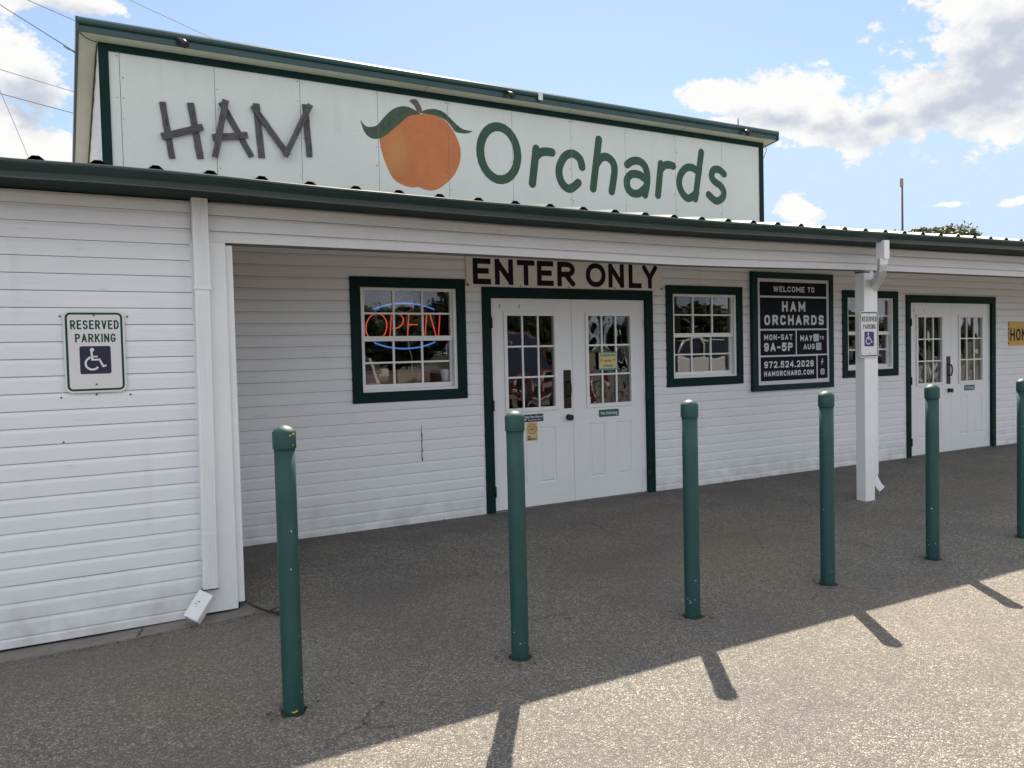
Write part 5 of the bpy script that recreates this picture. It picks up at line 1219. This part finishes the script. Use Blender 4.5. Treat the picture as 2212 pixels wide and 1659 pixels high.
make_tree('shade_tree', 'round leafy tree whose top shows above the low roof at right', (54.3, 30, -.1), 10.15, 4.6, 3.2, 'leaf', 4, 26000, .12)
tA = make_tree('shade_tree', 'broad tree across the lot, mirrored in the first window', (16, -34, -.1), 4.6, 3.6, 1.3, 'leaf2', 8, 9000, .24, 'trees across the parking lot')
tB = make_tree('shade_tree', 'tall tree across the lot, mirrored in the nearer double door', (27, -37, -.1), 5.6, 3.8, 1.5, 'leaf2', 9, 9000, .24, 'trees across the parking lot')
spots = [(7, -38, 'small tree at the near end of the row across the lot'), (21, -31, 'bushy tree in the row across the lot, third from the near end'), (33, -30, 'wide tree in the row across the lot, mirrored in the middle window'), (39, -36, 'rounded tree in the row across the lot behind the white vehicle'), (46, -31, 'leaning tree in the row across the lot, mirrored beside the post'), (53, -37, 'tall tree toward the far end of the row across the lot'), (60, -32, 'low tree in the row across the lot, mirrored in the far door'), (68, -36, 'last tree at the far end of the row across the lot'), (-2, -36, 'solitary tree behind the viewer to the left')]
for i, (x, y, lb) in enumerate(spots): copy_tree_((tA, tB)[i % 2], (x, y, -.1), i*1.1, (1+.08*(i % 3), 1+.08*(i % 3), (.85, 1.0, .92)[i % 3]), lb)

# ------------------------------------------------------------------ vehicles in the lot behind the viewer (seen mirrored in the glass)
def make_car(name, label, cat, loc, rz_, Lc, Wc, Hc, paint, kind):
    t = empty(name, label, cat, loc); t.rotation_euler.z = rz_; h = Wc/2
    if kind == 'suv': body = [(-.5, .30), (-.5, .72), (-.46, 1.05), (-.26, 1.24), (-.17, 1.28), (.46, 1.30), (.5, 1.1), (.5, .30)]; cab = [(-.25, 1.25), (-.08, Hc-.08), (.02, Hc), (.38, Hc-.02), (.47, 1.28)]
    elif kind == 'pickup': body = [(-.5, .38), (-.5, .75), (-.47, 1.0), (-.22, 1.08), (-.2, 1.1), (.5, 1.12), (.5, .38)]; cab = [(-.22, 1.09), (-.12, Hc-.06), (-.04, Hc), (.14, Hc-.02), (.18, 1.11)]
    else: body = [(-.5, .25), (-.5, .55), (-.46, .75), (-.22, .88), (.32, .90), (.48, .85), (.5, .30)]; cab = [(-.22, .88), (-.08, Hc-.06), (.0, Hc), (.18, Hc-.02), (.33, .90)]
    def ringat(P, y, ins): return [(p[0]*Lc*(1-ins), y, p[1]) for p in P]
    mb = MB(); mb.loft([ringat(body, -h, .015), ringat(body, -h+.06, 0), ringat(body, h-.06, 0), ringat(body, h, .015)]); mb.build('body', M[paint], t, bevel=.05, seg=3)
    mb = MB(); mb.loft([ringat(cab, -h+.20, .0), ringat(cab, -h+.14, 0), ringat(cab, h-.14, 0), ringat(cab, h-.20, .0)]); mb.build('windows', M['cglass'], t, bevel=.02)
    mb = MB()
    x0, x1 = cab[2][0]*Lc-.06, cab[3][0]*Lc+.06; mb.box(x0, x1, -h+.15, h-.15, Hc-.02, Hc+.03)
    for s_ in (-1, 1):
        for a, b in ((cab[0], cab[1]), (cab[-1], cab[-2]), ((cab[2][0]*.4+cab[3][0]*.6, 1.0), (cab[2][0]*.45+cab[3][0]*.55, Hc))):
            mb.tube([(a[0]*Lc, s_*(h-.13), a[1]), (b[0]*Lc, s_*(h-.16), b[1])], .045, 6)
    mb.build('roof', M[paint], t, bevel=.02)
    for x in (-.31*Lc, .31*Lc):
        for s_ in (-1, 1):
            mb = MB(); mb.tube([(x, s_*(h-.20), .34), (x, s_*(h+.012), .34)], .34, 24, False); w = mb.build('wheel', M['tyre'], t, bevel=.02)
            mb = MB(); mb.tube([(x, s_*(h+.013), .34), (x, s_*(h+.02), .34)], .21, 16, False); mb.build('rim', M['rim'], w)
    zf_ = body[2][1]-.16
    for s_ in (-1, 1):
        mb = MB(); mb.box(-.5*Lc-.012, -.5*Lc+.12, s_*(h-.25)-.16, s_*(h-.25)+.16, zf_-.08, zf_+.06); mb.build('headlight', M['lamp'], t, bevel=.02)
    mb = MB(); mb.box(-.5*Lc-.015, -.5*Lc+.02, -h+.48, h-.48, zf_-.14, zf_+.06); mb.build('grille', M['black'], t, bevel=.01)
    mb = MB(); mb.box(-.5*Lc-.05, -.5*Lc+.05, -h+.04, h-.04, body[0][1]+.02, body[0][1]+.18); mb.build('bumper', M['rim' if kind == 'pickup' else paint], t, bevel=.03)
    for s_ in (-1, 1):
        mb = MB(); mb.box(cab[0][0]*Lc+.25, cab[0][0]*Lc+.38, s_*(h+.08)-.09, s_*(h+.08)+.09, 1.02, 1.2); mb.build('mirror', M[paint], t, bevel=.03)
    return t
make_car('parked_suv', 'white sport utility vehicle parked behind the viewer, mirrored in the middle window', 'car', (16.6, -9.8, 0), math.radians(170), 4.8, 1.9, 1.78, 'cwhite', 'suv')
make_car('parked_pickup', 'dark red pickup truck parked behind the viewer, mirrored in the nearer door', 'truck', (9.6, -9.8, 0), math.radians(-90), 5.4, 1.95, 1.85, 'cred', 'pickup')
make_car('parked_car', 'silver car parked behind the viewer, mirrored in the far door', 'car', (26.5, -11.2, 0), math.radians(-90), 4.6, 1.8, 1.45, 'cgrey', 'sedan')
make_car('parked_car', 'white hatchback parked behind the viewer, mirrored in the first window', 'car', (5.6, -10.5, 0), math.radians(-90), 4.3, 1.8, 1.5, 'cwhite', 'sedan')
